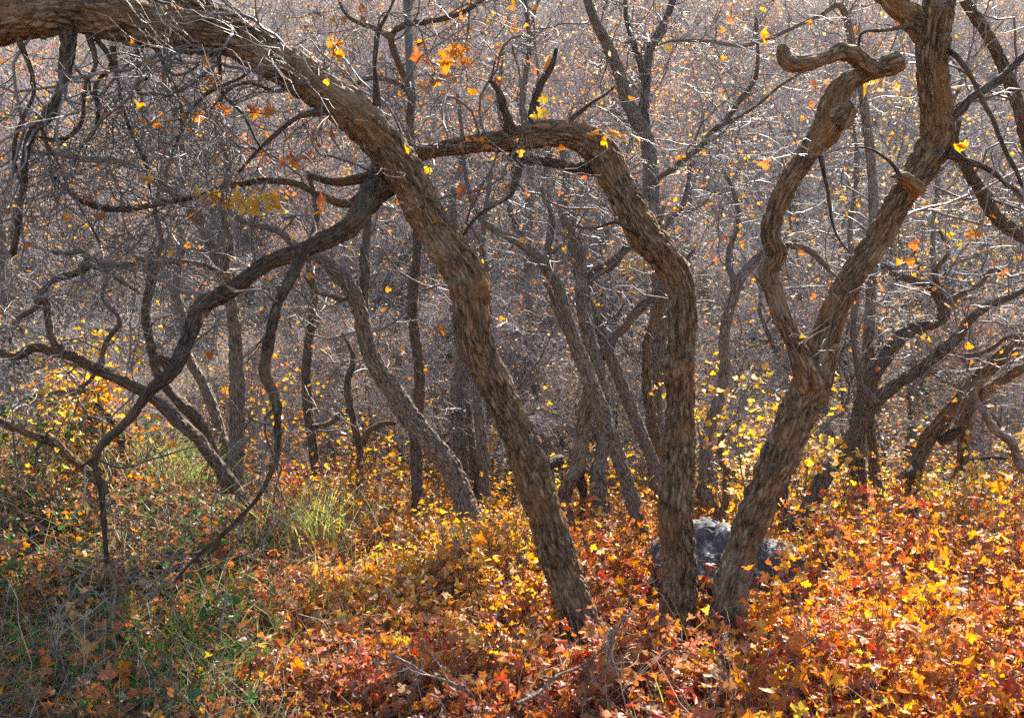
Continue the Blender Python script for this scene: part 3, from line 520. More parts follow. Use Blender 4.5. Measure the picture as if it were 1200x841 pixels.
oak('oak sending one long bare bough high across the hillside', [(1010, 640, 16), (1008, 500, 14), (1020, 360, 12), (1024, 240, 11), (1015, 140, 10), (1000, 60, 9), (985, 8, 8), (962, 18, 5), (935, 30, 5), (900, 45, 5), (868, 54, 5), (830, 48, 4), (790, 48, 3), (770, 54, 2)], [7.6, 7.4, 7.0, 6.6], (), M_SMOOTH, seed=33, leaf=80, t0=0.3, dens=5)

def crown(tree, limbs, n, wts, seed):  # unseen leafy crown above the frame, added to cast shade on the undergrowth
    rng = np.random.default_rng(seed); base = np.array(tree.location); parts = []; tips = []
    for pts, d in limbs:
        A = trace(pts, d); B = resample(A, 30); parts.append(tubes(B[None, :, :3]-base, B[None, :, 3], 8))
        a, ra = shoots(B[None, :, :3], B[None, :, 3], 16, 0.1, 1, 0.6, 1.6, 55, 9, 0.26, 0.03, 0.5, 0.006, rng); b, rb = shoots(a, ra, 7, 0.12, 1, 0.3, 0.8, 52, 7, 0.28, 0.02, 0.6, 0.003, rng)
        c, rc = shoots(b, rb, 5, 0.12, 1, 0.12, 0.4, 50, 4, 0.28, 0.02, 0.65, 0.002, rng)
        parts += [tubes(a-base, ra, 5), tubes(b-base, rb, 4), tubes(c-base, rc, 3)]; tips += [c[:, -1], c[:, 2], b[:, -1]]
    V, Fq = join(parts); o = obj('crown', mesh('crown', V, Fq, M_TWIG), tree, kind='stuff')
    tips = np.concatenate(tips); p = tips[rng.choice(len(tips), min(n, len(tips)), False)]
    V, Fq, col = leaves(p-base, leaf_axes(len(p), rng, 0.8), 0.05+0.05*rng.random(len(p)), pick(len(p), wts, rng), 1, rng)
    obj('foliage', mesh('foliage', V, Fq, M_LEAF, False, {'Col': ('FLOAT_COLOR', col)}), o, kind='stuff')
WC = {'rust': 4, 'brown': 3, 'orange': 3}
crown(T30, [([(690, -110, 14), (640, -230, 12), (600, -340, 9), (560, -420, 5)], [8.2, 8.6]), ([(690, -110, 12), (760, -220, 10), (800, -330, 7)], [8.2, 7.8]), ([(684, -60, 10), (600, -150, 8), (520, -200, 5)], [8.2, 8.0])], 2600, WC, 901)
crown(T31, [([(610, -40, 12), (560, -180, 10), (500, -280, 8), (440, -360, 5)], [9.2, 8.3]), ([(610, -40, 10), (660, -170, 9), (680, -300, 6)], [9.2, 8.3]), ([(610, -40, 9), (520, -110, 8), (430, -170, 5)], [9.2, 8.0])], 1000, WC, 902)
crown(T32, [([(482, 110, 10), (470, -60, 9), (430, -180, 8), (380, -280, 5)], [7.0, 7.4]), ([(470, -60, 9), (530, -170, 7), (560, -270, 5)], [7.1, 7.6]), ([(470, -60, 9), (380, -130, 7), (300, -180, 5)], [7.1, 7.0])], 800, WC, 903)

# ------------------------------------------------------------------ hillside oaks (seven habits, copied)
def habit(k):
    rng = np.random.default_rng(300+k); ns = [3, 4, 2, 5, 3, 4, 3][k]; H = [4.6, 5.2, 5.6, 4.0, 5.0, 4.4, 3.6][k]
    az = rng.random(ns)*6.28; ti = np.radians(8+26*rng.random(ns))
    d = np.stack([np.cos(az)*np.sin(ti), np.sin(az)*np.sin(ti), np.cos(ti)], -1)
    o = np.stack([np.cos(az), np.sin(az), az*0], -1)*0.12; o[:, 2] = -0.25
    P = walk(o, d, H*(0.85+0.3*rng.random(ns)), 18, 0.17, 0.06, rng)
    R = (0.040+0.022*rng.random(ns))[:, None]*(1-0.85*np.linspace(0, 1, 18)[None]**0.9)
    a, ra = shoots(P, R, 9, 0.22, 1, 1.0, 2.3, 55, 9, 0.30, 0.05, 0.55, 0.012, rng)
    b, rb = shoots(a, ra, 6, 0.15, 1, 0.5, 1.2, 52, 7, 0.32, 0.03, 0.6, 0.007, rng)
    c, rc = shoots(b, rb, 6, 0.12, 1, 0.25, 0.7, 50, 5, 0.32, 0.03, 0.65, 0.0048, rng)
    e, re_ = shoots(c, rc, 3, 0.15, 1, 0.12, 0.36, 50, 4, 0.3, 0.02, 0.75, 0.0035, rng)
    tv = tubes(P, R, 9); ta = tubes(a, ra, 5); V, Fq = join([tv, ta])
    s = np.concatenate([np.repeat(np.arange(18)*H/17, 9)[None].repeat(ns, 0).ravel(), np.zeros(len(ta[0]))])
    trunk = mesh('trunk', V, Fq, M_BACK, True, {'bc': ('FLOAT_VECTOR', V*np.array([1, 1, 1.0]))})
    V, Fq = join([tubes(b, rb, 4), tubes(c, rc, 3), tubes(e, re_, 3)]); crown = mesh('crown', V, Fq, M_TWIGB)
    tips = np.concatenate([c[:, -1], e[:, -1]]); n = [2600, 1500, 2800, 2200, 1200, 2200, 2400][k]; p = tips[rng.choice(len(tips), min(n, len(tips)), False)]
    wt = [{'orange': 3, 'pale': 4, 'pink': 3}, {'gold': 2, 'orange': 3, 'pale': 4}, {'orange': 4, 'pink': 4, 'rust': 2, 'pale': 2}, {'gold': 4, 'yellow': 2, 'pale': 3, 'orange': 2}, {'pale': 4, 'tan': 3, 'orange': 2}, {'orange': 4, 'gold': 2, 'rust': 2, 'pink': 2}, {'yellow': 2, 'gold': 4, 'orange': 2, 'pale': 3}][k]
    V, Fq, col = leaves(p, leaf_axes(len(p), rng, 1.0), 0.028+0.028*rng.random(len(p)), pick(len(p), wt, rng), 2, rng)
    return trunk, crown, mesh('foliage', V, Fq, M_FAR, False, {'Col': ('FLOAT_COLOR', col)})
HAB = [habit(k) for k in range(7)]
HLAB = ['bare grey several-stemmed oak with sparse pale orange leaves in the hillside thicket', 'tall bare grey oak with few golden leaves in the hillside thicket', 'two-stemmed grey oak with many orange leaves in the hillside thicket',
        'low bushy five-stemmed oak with yellow leaves in the hillside thicket', 'nearly leafless pale grey oak in the hillside thicket', 'four-stemmed grey oak with orange and gold leaves in the hillside thicket', 'short spreading oak with many yellow leaves in the hillside thicket']
def hill_oak(x, y, k, rz, sc):
    zn = 'at the foot of' if y < 18 else 'midway up' if y < 40 else 'near the crest of'
    e = thing('oak_tree', HLAB[k].replace('in the hillside thicket', zn+' the wooded slope'), 'tree', (x, y, gz(x, y)), 'oaks '+zn+' the wooded slope'); e.rotation_euler = (0, 0, rz); e.scale = (sc, sc, sc)
    obj('trunk', HAB[k][0], e, kind='stuff'); cr = obj('crown', HAB[k][1], e, kind='stuff'); obj('foliage', HAB[k][2], cr, kind='stuff')
def plant_hill():
    rng = np.random.default_rng(77); pts = []
    bands = [(9.5, 12.5, 3, 1.8), (12.5, 18, 13, 2.3), (18, 27, 50, 2.2), (27, 42, 80, 2.8), (42, 66, 90, 3.9)]
    for y0, y1, n, gap in bands:
        tries = 0; got = 0
        while got < n and tries < 6000:
            tries += 1; y = y0+(y1-y0)*rng.random(); x = (rng.random()*2-1)*(0.54*y+1.0)
            if any((x-a)**2+(y-b)**2 < gap*gap for a, b in pts): continue
            pts.append((x, y)); got += 1
            hill_oak(x, y, int(rng.integers(0, 7)), rng.random()*6.28, 0.85+0.35*rng.random())
plant_hill()
def scrub():
    rng = np.random.default_rng(88); n = 0; used = []
    names = {3: 'low bushy scrub oak with yellow leaves under the thicket oaks', 6: 'small spreading scrub oak with gold leaves under the thicket oaks', 4: 'nearly leafless small scrub oak under the thicket oaks', 0: 'small grey scrub oak with pale orange leaves under the thicket oaks'}
    while n < 46:
        y = 8.8+11*rng.random()**1.2; x = (rng.random()*2-1)*(0.53*y+0.4)
        if any((x-a)**2+(y-b)**2 < 0.55 for a, b in used): continue
        used.append((x, y)); n += 1; k = int(rng.choice([3, 6, 4, 0])); sc = 0.30+0.20*rng.random()
        e = thing('scrub_oak', names[k], 'shrub', (x, y, gz(x, y)), 'scrub oaks under the thicket'); e.rotation_euler = (0, 0, rng.random()*6.28); e.scale = (sc*1.15, sc*1.15, sc)
        obj('trunk', HAB[k][0], e, kind='stuff'); cr = obj('crown', HAB[k][1], e, kind='stuff'); obj('foliage', HAB[k][2], cr, kind='stuff')
scrub()

# ------------------------------------------------------------------ boulder behind the two right-hand trunks
def boulder():
    rng = np.random.default_rng(5); n = 90
    a = np.linspace(0, 2*np.pi, n, endpoint=False); b = np.linspace(-np.pi/2, np.pi/2, 46)
    A, B = np.meshgrid(a, b); D = np.stack([np.cos(A)*np.cos(B), np.sin(A)*np.cos(B), np.sin(B)], -1)
    nr = norm(rng.normal(size=(26, 3))); h = 0.80+0.22*rng.random(26)
    r = np.min(np.where(D@nr.T > 0.05, h/np.maximum(D@nr.T, 0.05), 9), -1); r = np.minimum(r, 1.15)
    V = D*r[..., None]*np.array([0.46, 0.34, 0.36])
    V = V*(1+0.05*vnoise(V*9, 61)+0.03*vnoise(V*22, 62))[..., None]
    e, c = voro_edge(V*np.array([7, 7, 11])+0.4*vnoise(V*6, 65)[..., None], 63); V = V+D*(0.012*np.clip(e/0.12, 0, 1)-0.012+0.05*(c-0.5))[..., None]
    V[..., 2] -= 0.05*smooth(-0.05, 0.45, V[..., 0])                         # lower shoulder on one side
    idx = np.arange(A.size).reshape(A.shape); q = np.stack([idx[:-1], np.roll(idx[:-1], -1, 1), np.roll(idx[1:], -1, 1), idx[1:]], -1).reshape(-1, 4)
    o = obj('boulder', mesh('boulder', V, q, M_ROCK, False), None, None, 'blue grey lichen covered boulder behind the two trunks', 'boulder')
    p = at(853, 700, 5.2); o.location = (p[0], p[1], gz(p[0], p[1])+0.10)
boulder()

# ------------------------------------------------------------------ undergrowth
def uv_of(p):
    q = p-CAM; yy = q[:, 1]*CP+q[:, 2]*SP; zz = -q[:, 1]*SP+q[:, 2]*CP
    return CU+F_PX*q[:, 0]/yy, CV-F_PX*zz/yy, yy
def cover_colour(x, y, rng):
    u = CU+F_PX*x/np.maximum(y, 0.5); n = len(x); c = np.zeros((n, 3)); z = np.zeros(n, int)
    u = u+45*n2(x, y, 0.9, 21); yy = y+0.5*n2(x, y, 1.1, 22)
    z[:] = 0
    z[(u > 370) & (u < 660) & (yy > 4.5)] = 1
    z[u > 640] = 2; z[(u > 640) & (yy < 4.5) & (u < 890)] = 0
    z[(yy > 7.0) & (u > 420)] = 3
    z[u < 330] = 4
    z[yy > 8.6] = 5
    W = [{'rust': 32, 'red': 8, 'orange': 17, 'brown': 24, 'pink': 16, 'gold': 4}, {'gold': 32, 'yellow': 10, 'orange': 34, 'rust': 12, 'tan': 6, 'pale': 8}, {'orange': 50, 'gold': 13, 'rust': 18, 'red': 10, 'yellow': 2, 'pink': 7, 'pale': 3},
         {'yellow': 18, 'gold': 34, 'orange': 28, 'pale': 16, 'rust': 6}, {'brown': 36, 'rust': 18, 'orange': 12, 'green': 30, 'gold': 3}, {'tan': 25, 'brown': 30, 'pale': 15, 'gold': 15, 'rust': 15}]
    for k in range(6):
        m = np.nonzero(z == k)[0]
        if len(m): c[m] = pick(len(m), W[k], rng)
    return c
def cover_density(x, y):
    u = CU+F_PX*x/np.maximum(y, 0.5); d = 0.42+0.58*smooth(290, 400, u+30*n2(x, y, 1.0, 23))
    d = d*np.clip(0.66+0.85*n2(x, y, 2.3, 24), 0.08, 1.2)
    return d
def cover_height(x, y):
    u = CU+F_PX*x/np.maximum(y, 0.5)
    h = 0.25+0.10*smooth(2.9, 3.7, y)*smooth(380, 600, u)+0.10*smooth(4.8, 6.5, y) + 0.10*smooth(880, 980, u)
    dip = ((u > 735) & (u < 940) & (y > 4.0) & (y < 5.5))
    return h*(1+0.45*n2(x, y, 1.6, 25))*np.where(dip, 0.6, 1)
def sample_ground(n, y0, y1, rng, pw=0.0, pad=0.6):
    u = rng.random(n); y = y0+(y1-y0)*u**(1+pw); x = (rng.random(n)*2-1)*(0.53*y+pad); return x, y
def clear_trunks(x, y, r=0.115):
    ok = np.ones(len(x), bool)
    for e, _ in TREES[:3]: ok &= (x-e.location.x)**2+(y-e.location.y)**2 > r*r
    return ok
def plants(x, y, h, rng, per, stems=2, spread=0.5):
    """stems (N*stems,K,3), leaf positions, outward vectors and owner indices"""
    Np = len(x); own = np.repeat(np.arange(Np), stems); M = len(own)
    o = np.stack([x[own], y[own], gz(x[own], y[own])-0.02], -1); o[:, :2] += 0.015*rng.normal(size=(M, 2))
    d = norm(np.stack([spread*rng.normal(size=M), spread*rng.normal(size=M), np.ones(M)], -1)); L = h[own]*(0.6+0.6*rng.random(M))
    P = walk(o, d, L, 5, 0.16, 0.05, rng); R = np.repeat(np.array([[0.0026, 0.0022, 0.0018, 0.0014, 0.001]]), M, 0)
    lo = np.repeat(np.arange(M), per); t = 0.30+0.70*rng.random(len(lo)); f = t*4; i = np.minimum(f.astype(int), 3); fr = (f-i)[:, None]
    b = P[lo, i]*(1-fr)+P[lo, i+1]*fr; az = rng.random(len(lo))*6.283; out = np.stack([np.cos(az), np.sin(az), 0.25*rng.normal(size=len(lo))-0.12], -1)
    pos = b+out*(0.015+0.05*rng.random(len(lo)))[:, None]; return P, R, pos, out, own[lo], own
def col_mesh(name, V, Fq, col, mat): return mesh(name, V, Fq, mat, False, {'Col': ('FLOAT_COLOR', col)})

# single seedlings nearest to us: every leaf its own piece
LM = {}
def leaf_piece(shape, key):
    if (shape, key) not in LM:
        V, Fq = LT[0][shape]; c = np.array([*PAL[key], 1.0]); LM[(shape, key)] = col_mesh('leaf', V, Fq, np.repeat(c[None], len(V), 0), M_LEAF)
    return LM[(shape, key)]
def seedlings():
    rng = np.random.default_rng(9); n = 0; used = []
    kinds = {'rust': 'rust brown', 'red': 'red', 'orange': 'orange', 'gold': 'golden', 'pink': 'dull pink', 'brown': 'withered brown', 'yellow': 'yellow'}
    tries = 0
    while n < 150 and tries < 5000:
        tries += 1; y = 3.15+2.0*rng.random()**1.3; x = (rng.random()*2-1)*0.53*y; u = CU+F_PX*x/y
        if u < 330 and rng.random() < 0.7: continue
        if not clear_trunks(np.array([x]), np.array([y]), 0.16)[0]: continue
        if any((x-a)**2+(y-b)**2 < 0.018 for a, b in used): continue
        used.append((x, y)); n += 1
        zone = 'orange' if u > 880 else 'rust'
        main = rng.choice(['orange', 'orange', 'gold', 'rust', 'red']) if u > 880 else (rng.choice(['rust', 'brown']) if u < 360 else rng.choice(['orange', 'gold', 'rust', 'brown']) if u < 480 else rng.choice(['rust', 'orange', 'red', 'pink', 'brown', 'gold'], p=[.3, .25, .13, .12, .12, .08]))
        where = 'among the bright shrubs past the forked oak' if u > 900 else ('beside the grassy bank' if u < 420 else 'in the low growth before the three oaks')
        h = np.array([float(cover_height(np.array([x]), np.array([y]))[0])*(1.0+0.45*rng.random())])
        P, R, pos, out, ow, _ = plants(np.array([x]), np.array([y]), h, rng, 7, 2, 0.35)
        base = np.array([x, y, float(gz(x, y))])
        e = thing('maple_seedling', f'{kinds[main]} leaved maple seedling {where}', 'seedling', base, f'{kinds[main]} maple seedlings {where}')
        V, Fq = tubes(P, R*1.2, 4); obj('stem', mesh('stem', V-base, Fq, M_TWIG), e)
        Mx = leaf_axes(len(pos), rng, 0.5, out); sz = 0.036+0.032*rng.random(len(pos))
        nb = {'rust': ['rust', 'brown', 'orange'], 'red': ['red', 'rust', 'orange'], 'orange': ['orange', 'gold', 'rust'], 'gold': ['gold', 'yellow', 'orange'], 'pink': ['pink', 'rust', 'red'], 'brown': ['brown', 'rust', 'tan'], 'yellow': ['yellow', 'gold', 'green']}[main]
        for j in range(len(pos)):
            lf = obj('leaf', leaf_piece(int(rng.integers(0, 6)), nb[0] if rng.random() < 0.66 else nb[int(rng.integers(1, 3))]), e)
            m4 = Matrix([[*(Mx[j][r]*sz[j]), pos[j][r]-base[r]] for r in range(3)]+[[0, 0, 0, 1]]); lf.matrix_local = m4
seedlings()

def ground_cover():
    rng = np.random.default_rng(21); SP_, LV = [], []
    # near band, fully lobed leaves
    for (n, y0, y1, lod, per, s0, s1, pw) in [(7800, 2.7, 5.6, 0, 7, 0.020, 0.052, 0.0), (10500, 5.0, 9.5, 1, 6, 0.022, 0.044, 0.15), (3600, 8.6, 22, 2, 6, 0.035, 0.065, 0.4)]:
        x, y = sample_ground(n, y0, y1, rng, pw); k = (rng.random(n) < cover_density(x, y)) & clear_trunks(x, y); x, y = x[k], y[k]
        h = cover_height(x, y)*(0.55+0.75*rng.random(len(x)))
        P, R, pos, out, ow, _ = plants(x, y, h, rng, per, 2, 0.4)
        if lod < 2: SP_.append(tubes(P, R*(1 if lod == 0 else 1.3), 3))
        col = cover_colour(x, y, rng)[ow]; k2 = rng.random(len(ow)) < 0.25; col[k2] = cover_colour(x[ow[k2]], y[ow[k2]], rng); col = np.clip(col*(1+0.16*rng.normal(size=(len(ow), 1))), 0.01, 0.85)
        LV.append(leaves(pos, leaf_axes(len(pos), rng, 0.75, out), s0+(s1-s0)*rng.random(len(pos)), col, lod, rng))
    V, Fq, col = join(LV)
    o = obj('ground_cover', col_mesh('ground_cover', V, Fq, col, M_LEAF), None, 'stuff', 'low carpet of orange, rust and golden maple leaves under the oaks', 'ground cover')
    V, Fq = join(SP_); obj('ground_cover_stem', mesh('ground_cover_stem', V, Fq, M_TWIG), o, 'stuff')
    # litter lying on the soil
    x, y = sample_ground(15000, 2.6, 12, rng, 0.2); p = np.stack([x, y, gz(x, y)+0.012+0.03*rng.random(len(x))], -1)
    c = pick(len(x), {'brown': 45, 'rust': 22, 'tan': 14, 'orange': 14, 'pink': 5}, rng, 0.25)
    V, Fq, col = leaves(p, leaf_axes(len(x), rng, 0.3), 0.04+0.04*rng.random(len(x)), c, 1, rng)
    obj('leaf_litter', col_mesh('leaf_litter', V, Fq, col, M_LEAF), None, 'stuff', 'brown fallen leaves lying thick on the soil under the shrubs', 'leaf litter')
ground_cover()

# yellow and orange leafed saplings standing between the trunks
def sapling(u, v, d, h, n, wts, label, seed, spread=0.35, size=0.044, stems=4):
    rng = np.random.default_rng(seed); p = at(u, v, d); x, y = p[0], p[1]; base = np.array([x, y, float(gz(x, y))])
    e = thing('maple_sapling', label, 'sapling', base)
    az = rng.random(stems)*6.28; o = base+np.stack([0.05*np.cos(az), 0.05*np.sin(az), az*0-0.03], -1)
    dd = norm(np.stack([spread*np.cos(az), spread*np.sin(az), np.ones(stems)], -1))
    P = walk(o, dd, h*(0.7+0.4*rng.random(stems)), 12, 0.10, 0.04, rng); R = 0.009*(1-0.75*np.linspace(0, 1, 12)[None]).repeat(stems, 0)
    a, ra = shoots(P, R, 9, 0.2, 1, 0.2*h, 0.45*h, 55, 7, 0.2, 0.05, 0.5, 0.0024, rng); b, rb = shoots(a, ra, 5, 0.15, 1, 0.08*h, 0.2*h, 50, 4, 0.2, 0.02, 0.6, 0.0015, rng)
    V, Fq = tubes(P-base, R, 6); obj('trunk', mesh('trunk', V, Fq, M_TWIG), e, 'stuff')
    V, Fq = join([tubes(a-base, ra, 4), tubes(b-base, rb, 3)]); tm = obj('twig_mass', mesh('twig_mass', V, Fq, M_TWIG), e, 'stuff')
    cand = np.concatenate([b[:, -1], b[:, 2], a[:, -1]]); p = cand[rng.choice(len(cand), n, n > len(cand))]+0.03*rng.normal(size=(n, 3))
    V, Fq, col = leaves(p-base, leaf_axes(n, rng, 0.7), size*(0.6+0.6*rng.random(n)), pick(n, wts, rng), 1, rng)
    obj('foliage', col_mesh('foliage', V, Fq, col, M_LEAF), e, 'stuff')
Y = {'yellow': 4, 'gold': 6, 'pale': 3}; G = {'gold': 5, 'orange': 4, 'yellow': 2}; O = {'orange': 5, 'gold': 3, 'rust': 2}
sapling(880, 600, 6.0, 1.25, 420, Y, 'bright yellow maple sapling glowing behind the forked oak', 401)
sapling(950, 620, 6.8, 1.0, 300, Y, 'yellow maple sapling beside the dark slanting oak', 402)
sapling(845, 600, 7.3, 1.3, 300, Y, 'yellow maple sapling behind the hooked pale stem', 403)
sapling(1010, 640, 6.9, 0.8, 300, G, 'golden maple sapling beneath the arched oak stem', 404)
sapling(1100, 640, 6.5, 0.75, 300, {'pale': 4, 'yellow': 4, 'gold': 3}, 'pale yellow maple sapling at the stout dark oak', 405)
sapling(1165, 640, 6.6, 0.9, 300, {'pale': 4, 'yellow': 4, 'orange': 2}, 'pale gold maple sapling past the crooked dark stem', 406)
sapling(735, 620, 7.8, 0.8, 260, G, 'golden maple sapling between the clustered stems', 407)
sapling(690, 620, 8.2, 0.8, 240, G, 'orange gold maple sapling behind the clustered stems', 408)
sapling(70, 540, 6.8, 0.9, 260, {'gold': 4, 'yellow': 4, 'orange': 3}, 'yellow and orange sapling under the sprawling low oak', 409)
sapling(120, 520, 7.2, 0.9, 200, {'orange': 4, 'gold': 4}, 'orange leaved sapling on the bank behind the sinking limb', 410)
sapling(30, 560, 6.0, 0.6, 160, {'green': 4, 'yellow': 3}, 'greenish yellow shrub at the slanting bough', 411)
sapling(480, 610, 8.0, 0.9, 260, G, 'golden maple sapling behind the slim swaying stem', 412)
sapling(400, 590, 8.4, 1.0, 220, {'orange': 4, 'gold': 4}, 'orange leaved sapling behind the hooked thin stem', 413)
sapling(600, 620, 8.8, 0.8, 200, G, 'small golden sapling beside the pale thin trunk', 414)
sapling(320, 560, 8.2, 1.0, 180, {'orange': 4, 'gold': 3, 'rust': 1}, 'orange sapling behind the straight grey trunk', 415)

# ------------------------------------------------------------------ grass, straw, stalks, dead sticks
def blades(o, L, wd, lean, col, rng, K=6, droop=0.16):
    n = len(o); az = rng.random(n)*6.283; d = norm(np.stack([lean*np.cos(az)*rng.random(n), lean*np.sin(az)*rng.random(n), np.ones(n)], -1))
    P = np.empty((n, K, 3)); P[:, 0] = o; h = np.stack([np.cos(az), np.sin(az), az*0], -1)
    for k in range(1, K): P[:, k] = P[:, k-1]+d*(L/(K-1))[:, None]; d = norm(d+h*droop*rng.random((n, 1))*1.4+np.array([0, 0, -droop*0.6]))
    sd = norm(np.cross(d, rng.normal(size=(n, 3)))); wk = np.array([0.8, 1, 0.95, 0.8, 0.5, 0.06]) if K == 6 else np.linspace(1, 0.1, K)
    Lf = P-sd[:, None]*wd[:, None, None]*wk[None, :, None]; Rt = P+sd[:, None]*wd[:, None, None]*wk[None, :, None]
    V = np.stack([Lf, Rt], 2).reshape(-1, 3); idx = np.arange(n*K*2).reshape(n, K, 2)
    q = np.stack([idx[:, :-1, 0], idx[:, :-1, 1], idx[:, 1:, 1], idx[:, 1:, 0]], -1).reshape(-1, 4)
    return V, q, np.repeat(np.c_[col, np.ones(n)], K*2, 0)
def gcol(n, rng, c0, c1): t = rng.random((n, 1)); return np.clip((np.array(c0)*(1-t)+np.array(c1)*t)*(1+0.12*rng.normal(size=(n, 1))), 0.01, 0.8)
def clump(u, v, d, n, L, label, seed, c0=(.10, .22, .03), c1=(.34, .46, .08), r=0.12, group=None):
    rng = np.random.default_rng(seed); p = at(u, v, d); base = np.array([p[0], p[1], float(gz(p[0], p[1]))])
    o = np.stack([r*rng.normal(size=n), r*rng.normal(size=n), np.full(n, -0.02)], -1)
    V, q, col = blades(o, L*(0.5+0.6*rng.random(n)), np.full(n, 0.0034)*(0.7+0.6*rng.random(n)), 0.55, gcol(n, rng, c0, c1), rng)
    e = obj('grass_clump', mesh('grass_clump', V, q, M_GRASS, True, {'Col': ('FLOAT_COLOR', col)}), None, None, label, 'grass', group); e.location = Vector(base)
clump(365, 635, 6.1, 210, 0.58, 'bright yellow green tuft of tall grass lit beside the bank', 501, (.42, .52, .10), (.76, .74, .28), 0.15)  # blade colours raised, sunlight put into the colour
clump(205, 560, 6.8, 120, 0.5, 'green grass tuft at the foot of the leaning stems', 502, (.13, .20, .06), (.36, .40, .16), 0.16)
clump(1004, 815, 3.75, 46, 0.34, 'short bright green grass tuft among orange seedlings', 503, (.14, .30, .04), (.40, .50, .09), 0.04)
clump(905, 800, 3.8, 26, 0.30, 'sparse green grass tuft below the boulder', 504, (.14, .28, .04), (.42, .46, .10), 0.05)
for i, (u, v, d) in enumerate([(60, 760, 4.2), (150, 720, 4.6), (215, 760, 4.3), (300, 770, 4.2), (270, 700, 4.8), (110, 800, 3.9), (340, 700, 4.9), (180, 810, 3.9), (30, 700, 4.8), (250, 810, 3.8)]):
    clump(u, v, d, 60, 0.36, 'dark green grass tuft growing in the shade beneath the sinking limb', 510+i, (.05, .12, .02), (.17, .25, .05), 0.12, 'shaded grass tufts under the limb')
def straw():
    rng = np.random.default_rng(31); parts = []
    x, y = sample_ground(13000, 2.8, 9.5, rng, 0.2); u = CU+F_PX*x/y
    k = rng.random(len(x)) < np.where(u < 420, 1.0, np.where(u < 620, 0.22, 0.10)); x, y = x[k], y[k]; n = len(x)
    o = np.stack([x, y, gz(x, y)], -1); L = 0.18+0.34*rng.random(n)
    V, q, col = blades(o, L, np.full(n, 0.0016), 1.3, gcol(n, rng, (.20, .14, .07), (.56, .42, .24)), rng, 6, 0.22)
    obj('dry_grass', mesh('dry_grass', V, q, M_GRASS, True, {'Col': ('FLOAT_COLOR', col)}), None, 'stuff', 'tangled dry straw coloured grass over the bank and undergrowth', 'dry grass')
    x, y = sample_ground(2600, 3.0, 8.5, rng, 0.1); u = CU+F_PX*x/y; k = rng.random(len(x)) < np.where(u < 400, 0.8, 0.08); x, y = x[k], y[k]; n = len(x)
    V, q, col = blades(np.stack([x, y, gz(x, y)], -1), 0.12+0.26*rng.random(n), np.full(n, 0.0028), 0.8, gcol(n, rng, (.08, .16, .03), (.30, .38, .09)), rng)
    obj('green_grass', mesh('green_grass', V, q, M_GRASS, True, {'Col': ('FLOAT_COLOR', col)}), None, 'stuff', 'green grass blades scattered through the undergrowth of the bank', 'grass')
    # bare dead stems tangled through the shrubs
    n = 650; x, y = sample_ground(n, 3.0, 8.5, rng, 0.1); d = norm(np.stack([0.8*rng.normal(size=n), 0.8*rng.normal(size=n), 0.8*np.ones(n)], -1))
    P = walk(np.stack([x, y, gz(x, y)], -1), d, 0.2+0.35*rng.random(n), 7, 0.22, -0.05, rng); R = (0.0012+0.0016*rng.random(n))[:, None]*np.linspace(1, 0.4, 7)[None]
    b, rb = shoots(P, R, 3, 0.3, 1, 0.06, 0.18, 45, 4, 0.2, 0, 0.7, 0.0009, rng)
    V, Fq = join([tubes(P, R, 4), tubes(b, rb, 3)])
    obj('dead_stem_tangle', mesh('dead_stem_tangle', V, Fq, M_DRY), None, 'stuff', 'thin pale dead stems tangled through the low undergrowth', 'dead stems')
straw()
def stalk(u, v, d, h, label, seed, fluffy=0.0):
    rng = np.random.default_rng(seed); p = at(u, v, d); base = np.array([p[0], p[1], float(gz(p[0], p[1]))])
    e = thing('dry_stalk', label, 'stalk', base)
    P = walk(np.zeros((1, 3)), norm(np.array([[0.08*rng.normal(), 0.08*rng.normal(), 1.0]])), np.array([h]), 14, 0.05, 0.02, rng); R = 0.0028*(1-0.7*np.linspace(0, 1, 14)[None])
    V, Fq = tubes(P, R, 5); obj('stem', mesh('stem', V, Fq, M_DRY), e)
    a, ra = shoots(P, R, 16, 0.45, 1, 0.05, 0.14, 40, 5, 0.12, 0.05, 0.6, 0.0008, rng); b, rb = shoots(a, ra, 7, 0.3, 1, 0.012, 0.03+0.02*fluffy, 45, 3, 0.3, 0, 1.0, 0.0012, rng)
    V, Fq = join([tubes(a, ra, 3), tubes(b, rb, 3)]); obj('seed_head', mesh('seed_head', V, Fq, M_DRY), e, 'stuff')
stalk(975, 815, 3.9, 0.72, 'tall thin straw stalk standing in the orange shrubs', 601)
stalk(850, 815, 3.6, 0.33, 'short fluffy pale stalk before the forked oak', 602, 1)
stalk(1090, 815, 3.6, 0.40, 'pale fluffy seeding stalk among the orange shrubs', 603, 1)
stalk(745, 815, 3.5, 0.42, 'brown feathery stalk before the upright burled oak', 604, 1)
stalk(95, 790, 3.7, 0.42, 'bushy straw stalk beneath the sinking limb tip', 605, 1)
stalk(60, 800, 3.8, 0.40, 'pale feathery stalk near the drooping twigs', 606, 1)
stalk(465, 660, 5.4, 0.62, 'whitish feathery stalk above the golden shrubs', 607, 1)
stalk(440, 640, 5.9, 0.62, 'cream feathery stalk beside the bright grass tuft', 608, 1)
stalk(1128, 740, 4.6, 0.55, 'thin straw stalk beyond the fluffy seeding stalk', 609)
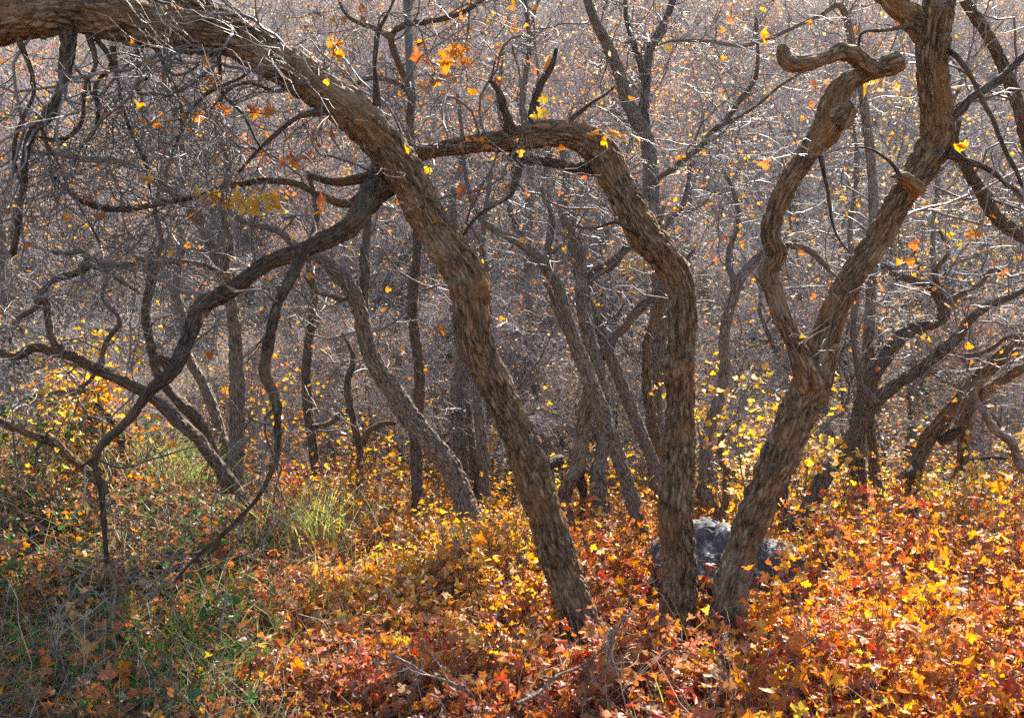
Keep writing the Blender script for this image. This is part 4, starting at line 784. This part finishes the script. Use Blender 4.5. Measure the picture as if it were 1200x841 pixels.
def stick(pts, d, label, seed, k=1.2):
    rng = np.random.default_rng(seed); A = trace(pts, d); base = A[0, :3].copy(); e = thing('dead_branch', label, 'branch', base)
    V, Fq = tubes(resample(A, 30)[None, :, :3]-base, resample(A, 30)[None, :, 3], 7); obj('branch', mesh('branch', V, Fq, M_SMOOTH, True, {'bc': ('FLOAT_VECTOR', V)}), e)
    B = resample(A, 16); a, ra = shoots(B[None, :, :3]-base, B[None, :, 3], int(9*k), 0.15, 1, 0.08, 0.28, 42, 7, 0.2, 0.03, 0.6, 0.0014, rng); b, rb = shoots(a, ra, 3, 0.3, 1, 0.04, 0.1, 45, 4, 0.2, 0, 0.7, 0.0011, rng)
    V, Fq = join([tubes(a, ra, 4), tubes(b, rb, 3)]); obj('twig_mass', mesh('twig_mass', V, Fq, M_TWIG), e, 'stuff')
stick([(606, 824, 5), (630, 812, 5), (652, 792, 4), (684, 778, 3), (715, 752, 2)], [3.3, 3.6], 'grey dead branch lying in the rust leaves before the burled oak', 701)
stick([(555, 815, 4), (530, 800, 4), (500, 790, 3), (478, 776, 3), (460, 770, 2)], [3.35, 3.5], 'curved grey dead stick lying among withered leaves', 703)
stick([(690, 800, 4), (712, 780, 3), (716, 752, 3), (728, 730, 2)], [3.5, 3.6], 'slim forked dead twig before the upright burled oak', 704)
stick([(905, 815, 4), (940, 800, 3), (930, 770, 3), (960, 745, 2)], [3.5, 3.7], 'thin pale dead twig near the short green tuft', 705)

# single hanging leaves that stand out against the branches
def hang(tree, spots, d, seed, keys=('gold', 'yellow'), size=0.05):
    rng = np.random.default_rng(seed); base = np.array(tree.location)
    for (u, v, n) in spots:
        for j in range(n):
            p = at(u+9*rng.normal(), v+5*rng.normal(), d)-base; Mx = leaf_axes(1, rng, 1.2)[0]; s = size*(0.75+0.6*rng.random())
            lf = obj('leaf', leaf_piece(int(rng.integers(0, 6)), keys[int(rng.integers(0, len(keys)))]), tree)
            lf.matrix_local = Matrix([[*(Mx[r]*s), p[r]] for r in range(3)]+[[0, 0, 0, 1]])
hang(A_, [(250, 230, 7), (270, 236, 7), (303, 237, 7), (318, 236, 3)], 4.1, 801)
hang(A_, [(198, 20, 8), (210, 22, 5), (385, 62, 4), (392, 70, 3)], 4.05, 802, ('orange', 'gold', 'rust'))
hang(A_, [(346, 188, 4), (375, 158, 4), (300, 130, 4), (290, 180, 3), (190, 148, 3), (376, 242, 2), (303, 322, 2), (240, 130, 3), (255, 95, 3)], 4.05, 803, ('rust', 'orange'))
hang(C_, [(740, 313, 4), (638, 126, 3), (700, 158, 5)], 4.45, 804)
hang(C_, [(562, 166, 4), (508, 72, 3), (548, 285, 2), (546, 230, 2)], 4.5, 805, ('rust', 'orange'))
hang(C_, [(530, 66, 6), (540, 70, 4)], 4.4, 806, ('gold', 'orange'))
hang(D_, [(1030, 100, 4), (970, 320, 0), (1125, 165, 2)], 4.4, 807, ('pale', 'gold'))

# ------------------------------------------------------------------ the hazy air
def haze():
    m, t, o = newmat('haze'); v = N(t, 'ShaderNodeVolumePrincipled'); v.inputs['Color'].default_value = (0.64, 0.79, 1.0, 1); v.inputs['Density'].default_value = HAZE; v.inputs['Anisotropy'].default_value = 0.35
    t.links.new(v.outputs[0], o.inputs['Volume'])
    g = bpy.data.objects['ground'].data; co = np.empty(len(g.vertices)*3, np.float32); g.vertices.foreach_get('co', co); co = co.reshape(-1, 3)
    a = co.min(0)-np.array([2, 2, 1]); b = co.max(0)+np.array([2, 2, 9]); V = np.array([[x, y, z] for z in (a[2], b[2]) for y in (a[1], b[1]) for x in (a[0], b[0])])
    obj('haze', mesh('haze', V, np.array([[0, 2, 3, 1], [4, 5, 7, 6], [0, 1, 5, 4], [2, 6, 7, 3], [0, 4, 6, 2], [1, 3, 7, 5]]), m, False), None, 'stuff', 'thin bluish haze in the air over the wooded slope', 'haze')
HAZE = 0.0004
haze()
